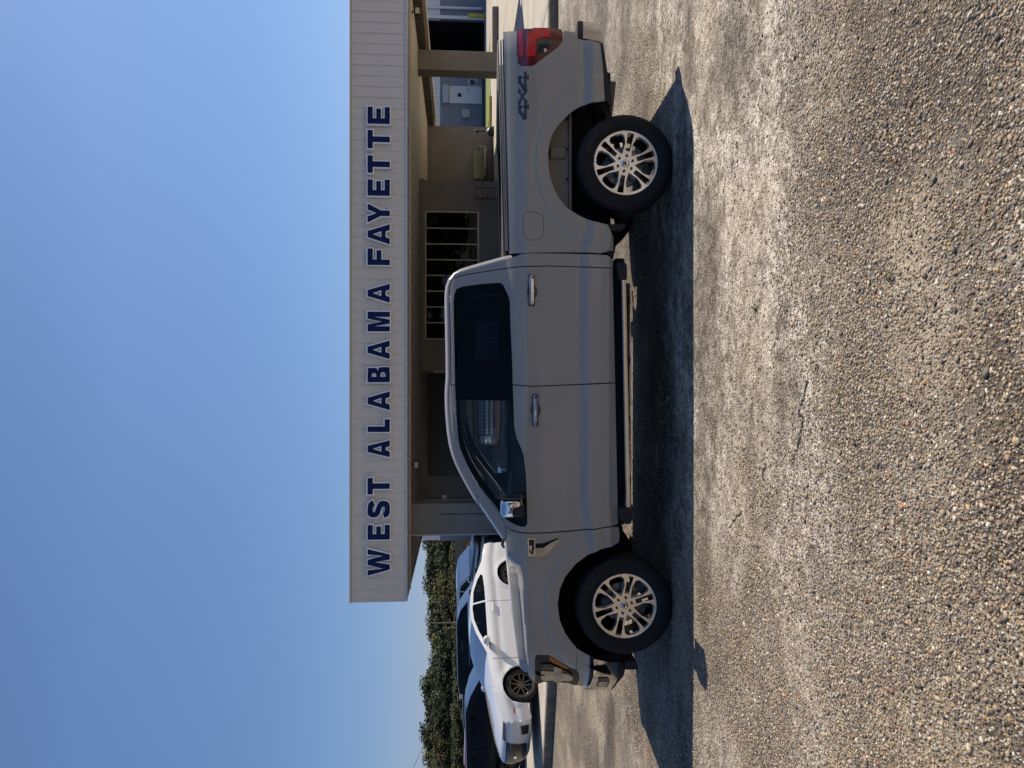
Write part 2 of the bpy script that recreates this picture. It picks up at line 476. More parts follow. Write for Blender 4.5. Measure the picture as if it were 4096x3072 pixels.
def lot_material():
    m = mat('lot_aggregate', (0.2, 0.2, 0.2), 0.85, spec=0.3)
    n, l, b = nodes_of(m)
    tc = n.new('ShaderNodeTexCoord')
    def noise(sc, det=5, rough=.6, dist=0.0, sx=1, sy=1):
        mp = n.new('ShaderNodeMapping'); mp.inputs['Scale'].default_value = (sx, sy, 1); l.new(tc.outputs['Object'], mp.inputs[0])
        t = n.new('ShaderNodeTexNoise'); t.inputs['Scale'].default_value = sc; t.inputs['Detail'].default_value = det
        t.inputs['Roughness'].default_value = rough; t.inputs['Distortion'].default_value = dist
        l.new(mp.outputs[0], t.inputs['Vector']); return t.outputs[0]
    def ramp(src, *st):
        r = n.new('ShaderNodeValToRGB'); e = r.color_ramp.elements
        while len(e) < len(st): e.new(0.5)
        for k, (p, c) in enumerate(st):
            e[k].position = p; e[k].color = (*c, 1) if len(c) == 3 else c
        l.new(src, r.inputs[0]); return r.outputs[0]
    def mix(f, a, c, mode='MIX'):
        x = n.new('ShaderNodeMix'); x.data_type = 'RGBA'; x.blend_type = mode
        if hasattr(f, 'links'): l.new(f, x.inputs[0])
        else: x.inputs[0].default_value = f
        for s, q in ((a, x.inputs[6]), (c, x.inputs[7])):
            if hasattr(s, 'links'): l.new(s, q)
            else: q.default_value = (*s, 1)
        return x.outputs[2]
    # embedded stones: voronoi cells coloured at random
    def vor(sc, feat='F1'):
        v = n.new('ShaderNodeTexVoronoi'); v.feature = feat; v.inputs['Scale'].default_value = sc
        l.new(tc.outputs['Object'], v.inputs['Vector']); return v
    v1 = vor(95); v2 = vor(52)
    sep = n.new('ShaderNodeSeparateColor'); l.new(v1.outputs['Color'], sep.inputs[0])
    stone = ramp(sep.outputs[0], (0.0, (0.12, 0.10, 0.085)), (0.25, (0.25, 0.21, 0.165)), (0.5, (0.40, 0.33, 0.24)),
                 (0.72, (0.52, 0.46, 0.37)), (0.9, (0.34, 0.19, 0.13)), (1.0, (0.62, 0.58, 0.50)))
    sep2 = n.new('ShaderNodeSeparateColor'); l.new(v2.outputs['Color'], sep2.inputs[0])
    stone2 = ramp(sep2.outputs[1], (0.0, (0.14, 0.125, 0.11)), (0.4, (0.36, 0.29, 0.205)), (0.7, (0.50, 0.43, 0.33)), (1.0, (0.26, 0.235, 0.205)))
    d1 = ramp(v1.outputs['Distance'], (0.30, (1, 1, 1)), (0.62, (0, 0, 0)))
    d2 = ramp(v2.outputs['Distance'], (0.28, (1, 1, 1)), (0.55, (0, 0, 0)))
    paste_shade = mix(noise(260, 3), (0.035, 0.031, 0.027), (0.19, 0.165, 0.135))  # binder, darkened in colour to stand for shadow between the stones
    c = mix(d1, paste_shade, stone)
    sel = ramp(sep2.outputs[0], (0.60, (0, 0, 0)), (0.62, (1, 1, 1)))
    k = mix(1.0, d2, sel, 'MULTIPLY')
    c = mix(k, c, stone2)
    # worn pale cement patches, dusty tan patches
    att = n.new('ShaderNodeAttribute'); att.attribute_name = 'wear'; asp = n.new('ShaderNodeSeparateColor'); l.new(att.outputs[0], asp.inputs[0]); pale = asp.outputs[0]
    fine = ramp(noise(48, 6, .8), (0.38, (0, 0, 0)), (0.47, (1, 1, 1)))
    mid_ = ramp(noise(7, 8, .80, .4), (0.42, (.10, .10, .10)), (0.55, (1, 1, 1)))
    f1 = mix(1.0, mix(1.0, pale, mid_, 'MULTIPLY'), fine, 'MULTIPLY')
    f1s = mix(0.22, (0, 0, 0), f1)
    c = mix(f1, c, (0.72, 0.65, 0.56))
    tf = ramp(noise(120, 4, .7), (0.30, (.25, .25, .25)), (0.6, (.85, .85, .85)))
    tanf = mix(1.0, tf, asp.outputs[1], 'MULTIPLY')
    c = mix(tanf, c, (0.46, 0.375, 0.265))
    dark = ramp(asp.outputs[2], (0.0, (1, 1, 1)), (1.0, (.44, .43, .42)))
    c = mix(1.0, c, dark, 'MULTIPLY')
    spk = ramp(noise(26, 4, .8), (0.36, (.50, .49, .47)), (0.56, (1.12, 1.12, 1.12)))
    c = mix(1.0, c, spk, 'MULTIPLY')
    spk2 = ramp(noise(75, 3, .8), (0.38, (.42, .41, .39)), (0.50, (1.08, 1.08, 1.08)))
    c = mix(1.0, c, spk2, 'MULTIPLY')
    l.new(c, b.inputs['Base Color'])
    # relief
    mth = n.new('ShaderNodeMath'); mth.operation = 'MULTIPLY_ADD'
    sm1 = ramp(v1.outputs['Distance'], (0.0, (1, 1, 1)), (0.6, (0, 0, 0)))
    sm2 = ramp(v2.outputs['Distance'], (0.0, (1, 1, 1)), (0.55, (0, 0, 0)))
    k2 = mix(1.0, sm2, sel, 'MULTIPLY')
    l.new(sm1, mth.inputs[0]); mth.inputs[1].default_value = 0.6; l.new(k2, mth.inputs[2])
    m2 = n.new('ShaderNodeMath'); m2.operation = 'MULTIPLY_ADD'; l.new(noise(300, 2), m2.inputs[0]); m2.inputs[1].default_value = .35; l.new(mth.outputs[0], m2.inputs[2])
    bu = n.new('ShaderNodeBump'); bu.inputs['Strength'].default_value = 0.9; bu.inputs['Distance'].default_value = 0.011
    l.new(m2.outputs[0], bu.inputs['Height']); l.new(bu.outputs[0], b.inputs['Normal'])
    return m
M_lot = lot_material()

obj('ground', [(-900, -300, -0.16), (900, -300, -0.16), (900, 1500, -0.16), (-900, 1500, -0.16)], [(0, 1, 2, 3)], M_dirt, kind='structure')
KERB = [(-26, 20.5), (-16, 16.6), (-11, 15.2), (-8.6, 14.25), (-7.2, 13.62), (-5.6, 13.06), (-4.5, 12.9), (-2, 12.86), (14, 12.84), (40, 12.84)]
LXs = list(np.arange(-7.5, 7.51, .06)); LXs = [-26, -20, -16, -13, -11, -9.5, -8.6] + LXs + [8.5, 10, 14, 22, 40]
LYs = [-70, -30, -8, -4, -2, 0, 1.0] + list(np.arange(1.5, 12.4, .06))
gx, gy = np.meshgrid(np.array(LXs), np.array(LYs)); nx, ny = len(LXs), len(LYs)
kx = np.interp(LXs, [p[0] for p in KERB], [p[1] for p in KERB])
gx = np.vstack([gx, gx[-1:]]); gy = np.vstack([gy, np.maximum(12.86, kx + .02)[None]]); ny += 1
gz = np.interp(gy, [-70, -8, 0, 5.86, 8.2, 10.0, 12.84], [.62, .62, .27, 0, -.110, -.10, 0])
q = np.arange((ny - 1) * nx).reshape(ny - 1, nx)[:, :-1].ravel()
fq = np.stack([q, q + 1, q + nx + 1, q + nx], 1)
me = bpy.data.meshes.new('parking_lot'); vv = np.stack([gx, gy, gz], 2).reshape(-1, 3).astype(np.float32)
me.vertices.add(len(vv)); me.vertices.foreach_set('co', vv.ravel()); me.loops.add(fq.size); me.loops.foreach_set('vertex_index', fq.ravel().astype(np.int32))
me.polygons.add(len(fq)); me.polygons.foreach_set('loop_start', np.arange(0, fq.size, 4, dtype=np.int32)); me.polygons.foreach_set('use_smooth', np.ones(len(fq), bool)); me.update(calc_edges=True)
w_ = wear(vv[:, 0].astype(float), vv[:, 1].astype(float)); ca = me.color_attributes.new('wear', 'FLOAT_COLOR', 'POINT')
ca.data.foreach_set('color', np.stack([w_[0], w_[1], w_[2], np.ones(len(vv))], 1).astype(np.float32).ravel())
me.materials.append(M_lot); lot = bpy.data.objects.new('parking_lot', me); COL.objects.link(lot); lot['kind'] = 'structure'
HK = 0.165
mb = MB()
for i in range(len(KERB) - 1):
    (xa, ya), (xb, yb) = KERB[i], KERB[i + 1]
    n_ = max(1, int(math.hypot(xb - xa, yb - ya) / 0.5))
    for k in range(n_):
        a = (xa + (xb - xa) * k / n_, ya + (yb - ya) * k / n_); b = (xa + (xb - xa) * (k + 1) / n_, ya + (yb - ya) * (k + 1) / n_)
        j = lambda s: rng.uniform(-.006, .006)
        s0, s1 = (mb._l if k or i else 0), j(0); mb._l = s1
        mb.quad((a[0], a[1] + s0, -.05), (b[0], b[1] + s1, -.05), (b[0], b[1] + s1, HK - .02), (a[0], a[1] + s0, HK - .02))
        mb.quad((a[0], a[1] + s0, HK - .02), (b[0], b[1] + s1, HK - .02), (b[0], b[1] + .02 + s1, HK), (a[0], a[1] + .02 + s0, HK))
        mb.quad((a[0], a[1] + .02 + s0, HK), (b[0], b[1] + .02 + s1, HK), (b[0], b[1] + .15, HK), (a[0], a[1] + .15, HK))
mb.build('kerb', M_kerb, kind='structure')
v = []; f = []
for x, y in KERB: v += [(x, y + .15, HK - .004), (x, 36.4, HK - .004)]
for i in range(len(KERB) - 1): f.append((2 * i + 1, 2 * i, 2 * i + 2, 2 * i + 3))
# slabs of the apron: joints recessed as gaps between slabs
slabs = []
M_joint = mat('joint_dark', (0.07, 0.062, 0.05), 0.95)
obj('apron_base', [(a, b, c - .03) for a, b, c in v], f, M_joint, kind='structure')
def kerb_y(x):
    return float(np.interp(x, [p[0] for p in KERB], [p[1] for p in KERB])) + .155
apron = bpy.data.objects.new('concrete_apron', None); COL.objects.link(apron); apron['kind'] = 'structure'
ys = [0, 17.2, 21.4, 25.6, 29.8, 34.0, 36.4]
for x0 in np.arange(-26, 34, 3.0):
    for j in range(len(ys) - 1):
        dz = rng.uniform(-.003, .003); g = .008
        xs = [x0 + g + (3.0 - 2 * g) * k / 3 for k in range(4)]
        vv = []
        for x in xs:
            ya = kerb_y(x) if j == 0 else ys[j]
            if ya > ys[j + 1] - .1: ya = ys[j + 1] - .1
            vv += [(x, ya + g, HK - .004 + dz), (x, ys[j + 1] - g, HK - .004 + dz)]
        b = len(vv); vv += [(p[0], p[1], HK - .04) for p in vv]
        ff = [(2 * k + 1, 2 * k, 2 * k + 2, 2 * k + 3) for k in range(3)]
        ff += [(b + 2 * k, b + 2 * k + 2, 2 * k + 2, 2 * k) for k in range(3)]
        obj('slab', vv, ff, M_conc, apron)
# ground behind the building
obj('service_drive', [(-40, 36.41, .06), (60, 36.41, .06), (60, 48.0, .06), (-40, 48.0, .06)], [(0, 1, 2, 3)], M_drive, kind='structure')
g1 = [PZ(*q, .09) for q in V('F', (1636, 860), (1704, 860), (1664, 1420), (1633, 1420))]
g2 = [PZ(*q, .09) for q in V('F', (1638, 860), (1704, 860), (1708, 590), (1716, 150), (1672, 560))]
gv = g1 + g2
grass = obj('grass', gv, [(0, 1, 2, 3), (4, 5, 6, 7, 8)], M_grass, kind='stuff')

# loose and embedded pebbles of the exposed aggregate, as real stones (close to the camera)
def pebbles():
    R = np.random.default_rng(11)
    def cand(n, y0, y1):
        y = y0 + (y1 - y0) * R.random(n) ** 1.0
        hw = 0.56 * y + 0.55
        x = (R.random(n) * 2 - 1) * 3.9
        k = np.abs(x) < hw
        return x[k], y[k]
    xs, ys_, ss = [], [], []
    for n, y0, y1, s0, s1 in ((120000, 1.45, 3.7, .0038, .0068), (105000, 1.45, 5.3, .0045, .0078), (24000, 1.45, 4.4, .0070, .0108), (650, 1.45, 3.6, .0115, .0165), (42000, 5.25, 9.2, .006, .009)):
        x, y = cand(n, y0, y1)
        # clumpy density: worn patches hold fewer stones
        wp_, wt_, wd_ = wear(x, y)
        keep = R.random(len(x)) < np.clip(1.0 - .80 * wp_ - .45 * wt_, .10, 1)
        x, y = x[keep], y[keep]
        if s0 > .012:
            keep = y < 3.9; x, y = x[keep], y[keep]
        xs.append(x); ys_.append(y); ss.append(s0 + (s1 - s0) * R.random(len(x)) ** 1.6)
    x = np.concatenate(xs); y = np.concatenate(ys_); s = np.concatenate(ss); N = len(x)
    # base dome: rings of 6, 6 and an apex
    base = []
    for r, h in ((1.0, -.15), (.80, .48)):
        for k in range(5):
            a = math.pi * .4 * k + (.6 if r < 1 else 0); base.append((r * math.cos(a), r * math.sin(a), h))
    base.append((0, 0, .78)); base = np.array(base)
    F = []
    for k in range(5):
        a, b, c, d = k, (k + 1) % 5, 5 + (k + 1) % 5, 5 + k
        F += [(a, b, c), (a, c, d)]
    for k in range(5): F.append((5 + k, 5 + (k + 1) % 5, 10))
    F = np.array(F)
    nb = len(base)
    jit = 1 + (R.random((N, nb, 3)) - .5) * .55
    P = base[None] * jit * s[:, None, None]
    P[:, :, 0] *= (1.0 + R.random(N) * .75)[:, None]; P[:, :, 2] *= (.55 + .55 * R.random(N))[:, None]
    a = R.random(N) * math.pi; ca, sa = np.cos(a)[:, None], np.sin(a)[:, None]
    X = P[:, :, 0] * ca - P[:, :, 1] * sa + x[:, None]; Yv = P[:, :, 0] * sa + P[:, :, 1] * ca + y[:, None]
    Z = P[:, :, 2] - (s * .20 * R.random(N))[:, None] + np.interp(y, [-70, -8, 0, 5.86, 8.2, 10.0, 12.84], [.62, .62, .27, 0, -.110, -.10, 0])[:, None]
    verts = np.stack([X, Yv, Z], 2).reshape(-1, 3).astype(np.float32)
    faces = (F[None] + (np.arange(N) * nb)[:, None, None]).reshape(-1, 3).astype(np.int32)
    me = bpy.data.meshes.new('gravel')
    me.vertices.add(len(verts)); me.vertices.foreach_set('co', verts.ravel())
    me.loops.add(len(faces) * 3); me.loops.foreach_set('vertex_index', faces.ravel())
    me.polygons.add(len(faces)); me.polygons.foreach_set('loop_start', np.arange(0, len(faces) * 3, 3, dtype=np.int32))
    me.polygons.foreach_set('use_smooth', np.ones(len(faces), bool))
    me.update(calc_edges=True)
    pal = np.array([(.38, .29, .19), (.29, .22, .145), (.18, .145, .11), (.50, .41, .30), (.33, .29, .24), (.10, .088, .078), (.58, .52, .43), (.32, .16, .10), (.42, .29, .13), (.22, .19, .155)])
    w = np.array([.2, .17, .14, .12, .11, .07, .05, .03, .04, .07]); w /= w.sum()
    c = pal[R.choice(len(pal), N, p=w)] * (.50 + .75 * R.random((N, 1)))
    c4 = np.concatenate([np.repeat(c, nb, 0), np.ones((N * nb, 1))], 1).astype(np.float32)
    at = me.color_attributes.new('stone_colour', 'FLOAT_COLOR', 'POINT'); at.data.foreach_set('color', c4.ravel())
    mm = mat('pebble', (.4, .35, .28), .62, spec=.35); n, l, b = nodes_of(mm)
    an = n.new('ShaderNodeAttribute'); an.attribute_name = 'stone_colour'; l.new(an.outputs[0], b.inputs['Base Color'])
    me.materials.append(mm)
    o = bpy.data.objects.new('gravel', me); COL.objects.link(o); o['kind'] = 'stuff'
    return N
NPEB = pebbles()
# cracks of the worn surface
def crack(name, pts, w):
    P = [PG(*q) for q in pts]; mbx = MB(); r = random.Random(len(pts)); pp = []
    for a, b in zip(P[:-1], P[1:]):
        for k in range(6):
            t = k / 6; pp.append((a[0] + (b[0] - a[0]) * t + r.uniform(-.012, .012), a[1] + (b[1] - a[1]) * t + r.uniform(-.012, .012)))
    for i in range(len(pp) - 1):
        (x0, y0), (x1, y1) = pp[i], pp[i + 1]; d = Vector((x1 - x0, y1 - y0)).normalized(); w0 = w * r.uniform(.3, 1)
        nx, ny = -d.y * w0, d.x * w0
        h0 = lot_z(y0) + .0045; h1 = lot_z(y1) + .0045; mbx.quad((x0 - nx, y0 - ny, h0), (x1 - nx, y1 - ny, h1), (x1 + nx, y1 + ny, h1), (x0 + nx, y0 + ny, h0))
    o = mbx.build(name, mat('crack_dark', (.02, .018, .016), .95)); o['kind'] = 'structure'
VIEWS['Y1'] = (2700, 900, 1.508); VIEWS['Y2'] = (2700, 2000, 1.547); VIEWS['Y0'] = (2700, 0, 1.843)
crack('pavement_crack', V('Y1', (800, 930), (770, 1060), (745, 1130), (775, 1170), (755, 1290), (730, 1380), (705, 1470)), .006)
crack('pavement_crack', V('Y1', (555, 1430), (530, 1500), (540, 1560)), .006)
crack('pavement_crack', V('Y1', (900, 280), (875, 400)), .004)
crack('pavement_crack', V('Y2', (420, 60), (380, 110), (330, 190)), .005)
crack('pavement_crack', V('Y0', (440, 1160), (420, 1240), (415, 1340)), .004)
crack('pavement_crack', V('Y0', (375, 620), (365, 740)), .004)
# small weeds in the cracks
def weed(loc, label, s, seed):
    r = random.Random(seed); mbx = MB()
    for k in range(26):
        a = r.uniform(0, 6.28); L = s * r.uniform(.5, 1.1); e = r.uniform(.15, .8)
        dx, dy = math.cos(a), math.sin(a); w = s * .05
        x0, y0 = r.uniform(-.25, .25) * s, r.uniform(-.25, .25) * s
        p = [(x0, y0, 0), (x0 + dx * L * .6, y0 + dy * L * .6, L * e * .7), (x0 + dx * L, y0 + dy * L, L * e * .75)]
        b = len(mbx.v)
        mbx.v += [(p[0][0] - dy * w, p[0][1] + dx * w, 0), (p[0][0] + dy * w, p[0][1] - dx * w, 0), (p[1][0] + dy * w * .7, p[1][1] - dx * w * .7, p[1][2]), (p[1][0] - dy * w * .7, p[1][1] + dx * w * .7, p[1][2]), p[2]]
        mbx.f += [(b, b + 1, b + 2, b + 3), (b + 3, b + 2, b + 4)]
    o = mbx.build('weed', mat('weed_green', (.075, .10, .03), .8)); o.location = loc
    tag(o, label, 'weed', 'weeds growing in the pavement cracks')
weed(PG(*V('Y1', (1300, 335))[0]), 'bigger green weed tuft in the gravel nearest the camera', .034, 3)
weed(PG(*V('Y1', (490, 510))[0]), 'small thin weed tuft in a pale patch nearer the truck', .05, 5)

# ================================================================== DEALERSHIP BUILDING
M_fascia = varied('fascia_paint', (0.64, 0.58, 0.51), (0.74, 0.67, 0.595), 0.9, 0.5, 0.0, stretch=(1, 1, .3))
M_trim = mat('trim_lavender', (0.52, 0.52, 0.56), 0.5)
M_cap = mat('cap_beige', (0.50, 0.46, 0.40), 0.6)
M_wall = varied('painted_block', (0.19, 0.172, 0.145), (0.24, 0.218, 0.185), 0.8, 0.85, 0.12, 25)
M_pier = varied('pier_paint', (0.20, 0.192, 0.175), (0.25, 0.24, 0.22), 1.0, 0.85, 0.1, 25)
M_ceil = varied('ceiling_board', (0.48, 0.43, 0.33), (0.56, 0.50, 0.40), 1.5, 0.75)
M_black = mat('black_void', (0.008, 0.008, 0.009), 0.9)
M_frame = mat('window_frame_beige', (0.50, 0.46, 0.37), 0.55)
M_wglass = glass('shop_glass', (0.30, 0.32, 0.31), refl=0.6, ior=1.5)
M_dkbrown = varied('eave_brown', (0.10, 0.09, 0.075), (0.14, 0.125, 0.10), 4, 0.7)
FY = 20.1; CZ = 3.27; X0, X1 = -6.08, 12.5
ZT = PY(1398, 1500, FY)[2]; ZB = PY(1630, 1500, FY)[2]
B = thing('dealership_building', 'single storey beige building with long ribbed white fascia and deep covered entrance behind the pickup', 'building', (3, 27, HK))
def bpart(name, mb_, mt, smooth=False): 
    o = mb_.build(name, mt); o.parent = B; o.matrix_parent_inverse = Matrix.Translation((-3, -27, -HK)); return o
def bshare(name, me_src, loc, scale=(1, 1, 1)):
    o = bpy.data.objects.new(name, me_src.data); COL.objects.link(o); o.parent = B
    o.matrix_parent_inverse = Matrix.Translation((-3, -27, -HK)); o.location = loc; o.scale = scale; return o
# fascia core, caps, trim
bpart('fascia_core', MB().box(X0 + .02, X1 - .02, FY + .03, FY + .3, ZB + .03, ZT - .02), M_fascia)
bpart('fascia_cap', MB().cbox(X0 - .03, X1 + .03, FY - .06, FY + .36, ZT - .055, ZT, .008), M_cap)
bpart('fascia_bottom_trim', MB().cbox(X0 - .01, X1 + .01, FY - .045, FY + .10, ZB, ZB + .07, .006), M_trim)
bpart('fascia_end', MB().box(X0 - .02, X0 + .015, FY - .02, 35, ZB + .01, ZT - .06), M_fascia)
PW = 0.302
npan = int(round((X1 - X0) / PW)); PW = (X1 - X0) / npan
zb, zt = ZB + .072, ZT - .057
mbp = MB()
prof = [(0, -.004), (.012, -.004), (.024, -.028), (.052, -.028), (.064, -.004), (PW * .5, -.004), (PW * .5 + .01, -.010), (PW * .5 + .02, -.004), (PW - .001, -.004)]
for (xa, ya), (xb, yb) in zip(prof[:-1], prof[1:]):
    mbp.quad((xa, FY + ya, zb), (xb, FY + yb, zb), (xb, FY + yb, zt), (xa, FY + ya, zt))
fp = None
for i in range(npan):
    loc = (X0 + i * PW, rng.uniform(-.002, .002), 0)
    if fp is None: fp = bpart('fascia_panel', mbp, M_fascia); fp.location = loc
    else: bshare('fascia_panel', fp, loc)
# underside strip with small flutes and inner beam
mbs = MB().box(X0, X1, FY + .1, 21.28, ZB + .055, ZB + .08)
for i in range(npan * 2):
    x = X0 + i * PW / 2; mbs.box(x + .02, x + .06, FY + .12, 21.2, ZB + .03, ZB + .054)
bpart('soffit_strip', mbs, M_ceil)
bpart('inner_beam', MB().box(X0, X1, 21.2, 21.3, CZ - .055, CZ + .2), M_cap)
# ceiling boards
bw = 0.61; cb = None; k = 0
mbc = MB().box(0.007, bw - .007, .008, 3.35, 0, .02)
for i in range(int((X1 - X0) / bw)):
    x = X0 + .12 + i * bw; y = 21.31 - (k % 3) * 1.1
    while y < 35.2:
        loc = (x, y, CZ + rng.uniform(0, .006)); k += 1
        if cb is None: cb = bpart('ceiling_board', mbc, M_ceil); cb.location = loc if y > 21.3 else (x, 21.31, loc[2])
        elif y >= 21.3: bshare('ceiling_board', cb, loc)
        else:
            d = y + 3.36 - 21.31
            if d > .3: bshare('ceiling_board', cb, (x, 21.31, loc[2]), (1, (d - .01) / 3.35, 1))
        y += 3.36
bpart('ceiling_back', MB().box(X0, X1, 21.3, 35.6, CZ + .03, CZ + .1), mat('ceiling_gap', (.06, .052, .04), .9))
bpart('roof_deck', MB().box(X0 - .05, X1 + .25, 20.35, 36.0, CZ + .5, CZ + .62), M_cap)
# right eave
bpart('eave_beam', MB().box(12.32, 12.52, 20.45, 36, CZ - .29, CZ + .25), M_dkbrown)
mbr = MB()
for i in range(60): mbr.box(12.29, 12.32, 20.6 + i * .255, 20.7 + i * .255, CZ - .26, CZ - .01)
bpart('eave_ribs', mbr, M_dkbrown)['kind'] = 'stuff'
bpart('gutter', MB().cbox(12.53, 12.75, 20.5, 36, CZ - .40, CZ - .12, .02), mat('gutter_cream', (.62, .55, .43), .6))
# pier and column
bpart('pier', MB().box(-4.49, -3.58, 21.32, 22.0, HK - .03, CZ - .001), M_pier)
bpart('pier_corner_trim', MB().box(-4.53, -4.492, 21.31, 22.02, HK - .03, CZ - .002), mat('pale_trim', (.5, .49, .47), .6))
bpart('pier_joint', MB().box(-3.905, -3.885, 21.312, 21.3195, HK, 2.38), M_black)
bpart('column', MB().cbox(11.36, 12.08, 25.8, 26.42, HK - .03, CZ - .001, .012), M_wall)
# walls
WY = 26.6; RY = 33.95; BY = 34.8
bpart('left_wall', MB().box(-5.6, -3.43, WY, WY + .25, HK - .03, CZ - .002), M_pier)
bpart('door_frame', MB().box(-4.36, -4.29, WY - .06, WY - .002, HK, 3.05), mat('pale_trim', (.5, .49, .47), .6))
bpart('wall_notice', MB().box(-4.27, -4.13, WY - .05, WY - .003, 2.25, 2.42), mat('white_paint', (.75, .75, .75), .6))
bpart('back_wall', MB().box(-6.9, 0.75, BY, BY + .25, HK - .03, CZ - .002), mat('dim_wall', (.16, .155, .14), .8))
# window wall with its opening
wx0 = (1711 - 1536) / FPX * (WY + .15); wx1 = (2220 - 1536) / FPX * (WY + .15)
wz1 = PY(1700, 1100, WY)[2]; wz0 = PY(1917, 1100, WY)[2]
WL, WR = 0.50, 7.61
bpart('window_wall', MB().box(WL, wx0, WY, WY + .25, HK - .03, CZ - .002).box(wx1, WR, WY, WY + .25, HK - .03, CZ - .002)
      .box(wx0, wx1, WY, WY + .25, wz1, CZ - .002).box(wx0, wx1, WY, WY + .25, HK - .03, wz0), M_wall)
bpart('return_wall', MB().box(WR - .25, WR, WY + .251, RY + .1, HK - .03, CZ - .002).box(WL, WL + .25, WY + .251, BY - .002, HK - .03, CZ - .002), M_wall)
bpart('side_wall', MB().box(WR + .001, 12.28, RY, RY + .25, HK - .03, CZ - .002), M_wall)
bpart('door_edge_trim', MB().box(WL - .06, WL - .002, WY + .01, WY + .08, HK, 2.72), M_frame)
# sill band under the right wall, and dark base line
# frieze tiles
mbt = MB().box(0.008, .132, -.03, 0, 0, .19); tile = None
def frieze(xa, xb, y, zt_):
    global tile
    x = xa
    while x < xb - .1:
        loc = (x, y - .002, zt_ - .19 + rng.uniform(-.003, .003))
        if tile is None: tile = bpart('frieze_tile', mbt, M_wall); tile.location = loc
        else: bshare('frieze_tile', tile, loc)
        x += .14
frieze(WL, WR, WY, CZ - .01); frieze(WR + .05, 12.2, RY, CZ - .01); frieze(-4.6, .45, BY, CZ - .01)
# shop window: frame, eight panes, mullions
wf = bpart('window', MB().box(wx0, wx1, WY - .03, WY + .06, wz1 - .05, wz1).box(wx0, wx1, WY - .03, WY + .06, wz0, wz0 + .07)
           .box(wx0, wx0 + .05, WY - .03, WY + .06, wz0 + .071, wz1 - .051).box(wx1 - .05, wx1, WY - .03, WY + .06, wz0 + .071, wz1 - .051), M_frame)
pw = (wx1 - wx0 - .1) / 8
for i in range(8):
    xa = wx0 + .05 + i * pw
    MBp = MB().box(xa + .004, xa + pw - .004, WY + .008, WY + .014, wz0 + .072, wz1 - .052)
    o = obj('pane', MBp.v, MBp.f, M_wglass); o.parent = wf
    o.rotation_euler = (rng.uniform(-.004, .004), 0, 0)
    if i: 
        q = MB().box(xa - .022, xa + .022, WY - .025, WY + .05, wz0 + .071, wz1 - .051); o = obj('mullion', q.v, q.f, M_frame); o.parent = wf
# room behind the window
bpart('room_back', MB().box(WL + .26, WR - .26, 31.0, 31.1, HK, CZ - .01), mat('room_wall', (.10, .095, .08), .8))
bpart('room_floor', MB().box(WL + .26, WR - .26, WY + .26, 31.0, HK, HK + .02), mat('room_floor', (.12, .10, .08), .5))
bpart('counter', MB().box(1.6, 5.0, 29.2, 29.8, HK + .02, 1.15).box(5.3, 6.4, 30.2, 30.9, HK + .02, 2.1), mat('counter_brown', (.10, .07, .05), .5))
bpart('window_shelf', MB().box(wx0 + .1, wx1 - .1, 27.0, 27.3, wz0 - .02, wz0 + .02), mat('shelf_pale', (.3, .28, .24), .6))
# floodlights hanging under the ceiling
def flood(loc, label, rz=0):
    t = thing('floodlight', label, 'floodlight', loc, rz, 'black floodlights under the canopy')
    MB().lathe([(.0, 0), (.05, 0), (.05, -.03), (.015, -.035), (.015, -.09), (0, -.09)], 10).build('bracket', mat('black_plastic', (.012, .012, .013), .5), t)
    MB().cbox(-.13, .13, -.10, .04, -.26, -.08, .02).build('housing', MATS['black_plastic'], t)
    MB().box(-.09, .09, -.108, -.101, -.23, -.11).build('lens', mat('lamp_lens', (.6, .57, .48), .3), t)
flood((-2.48, 22.0, CZ), 'black floodlight under the ceiling near the left pier')
flood((11.75, 22.6, CZ), 'black floodlight under the eave at the right end of the canopy')

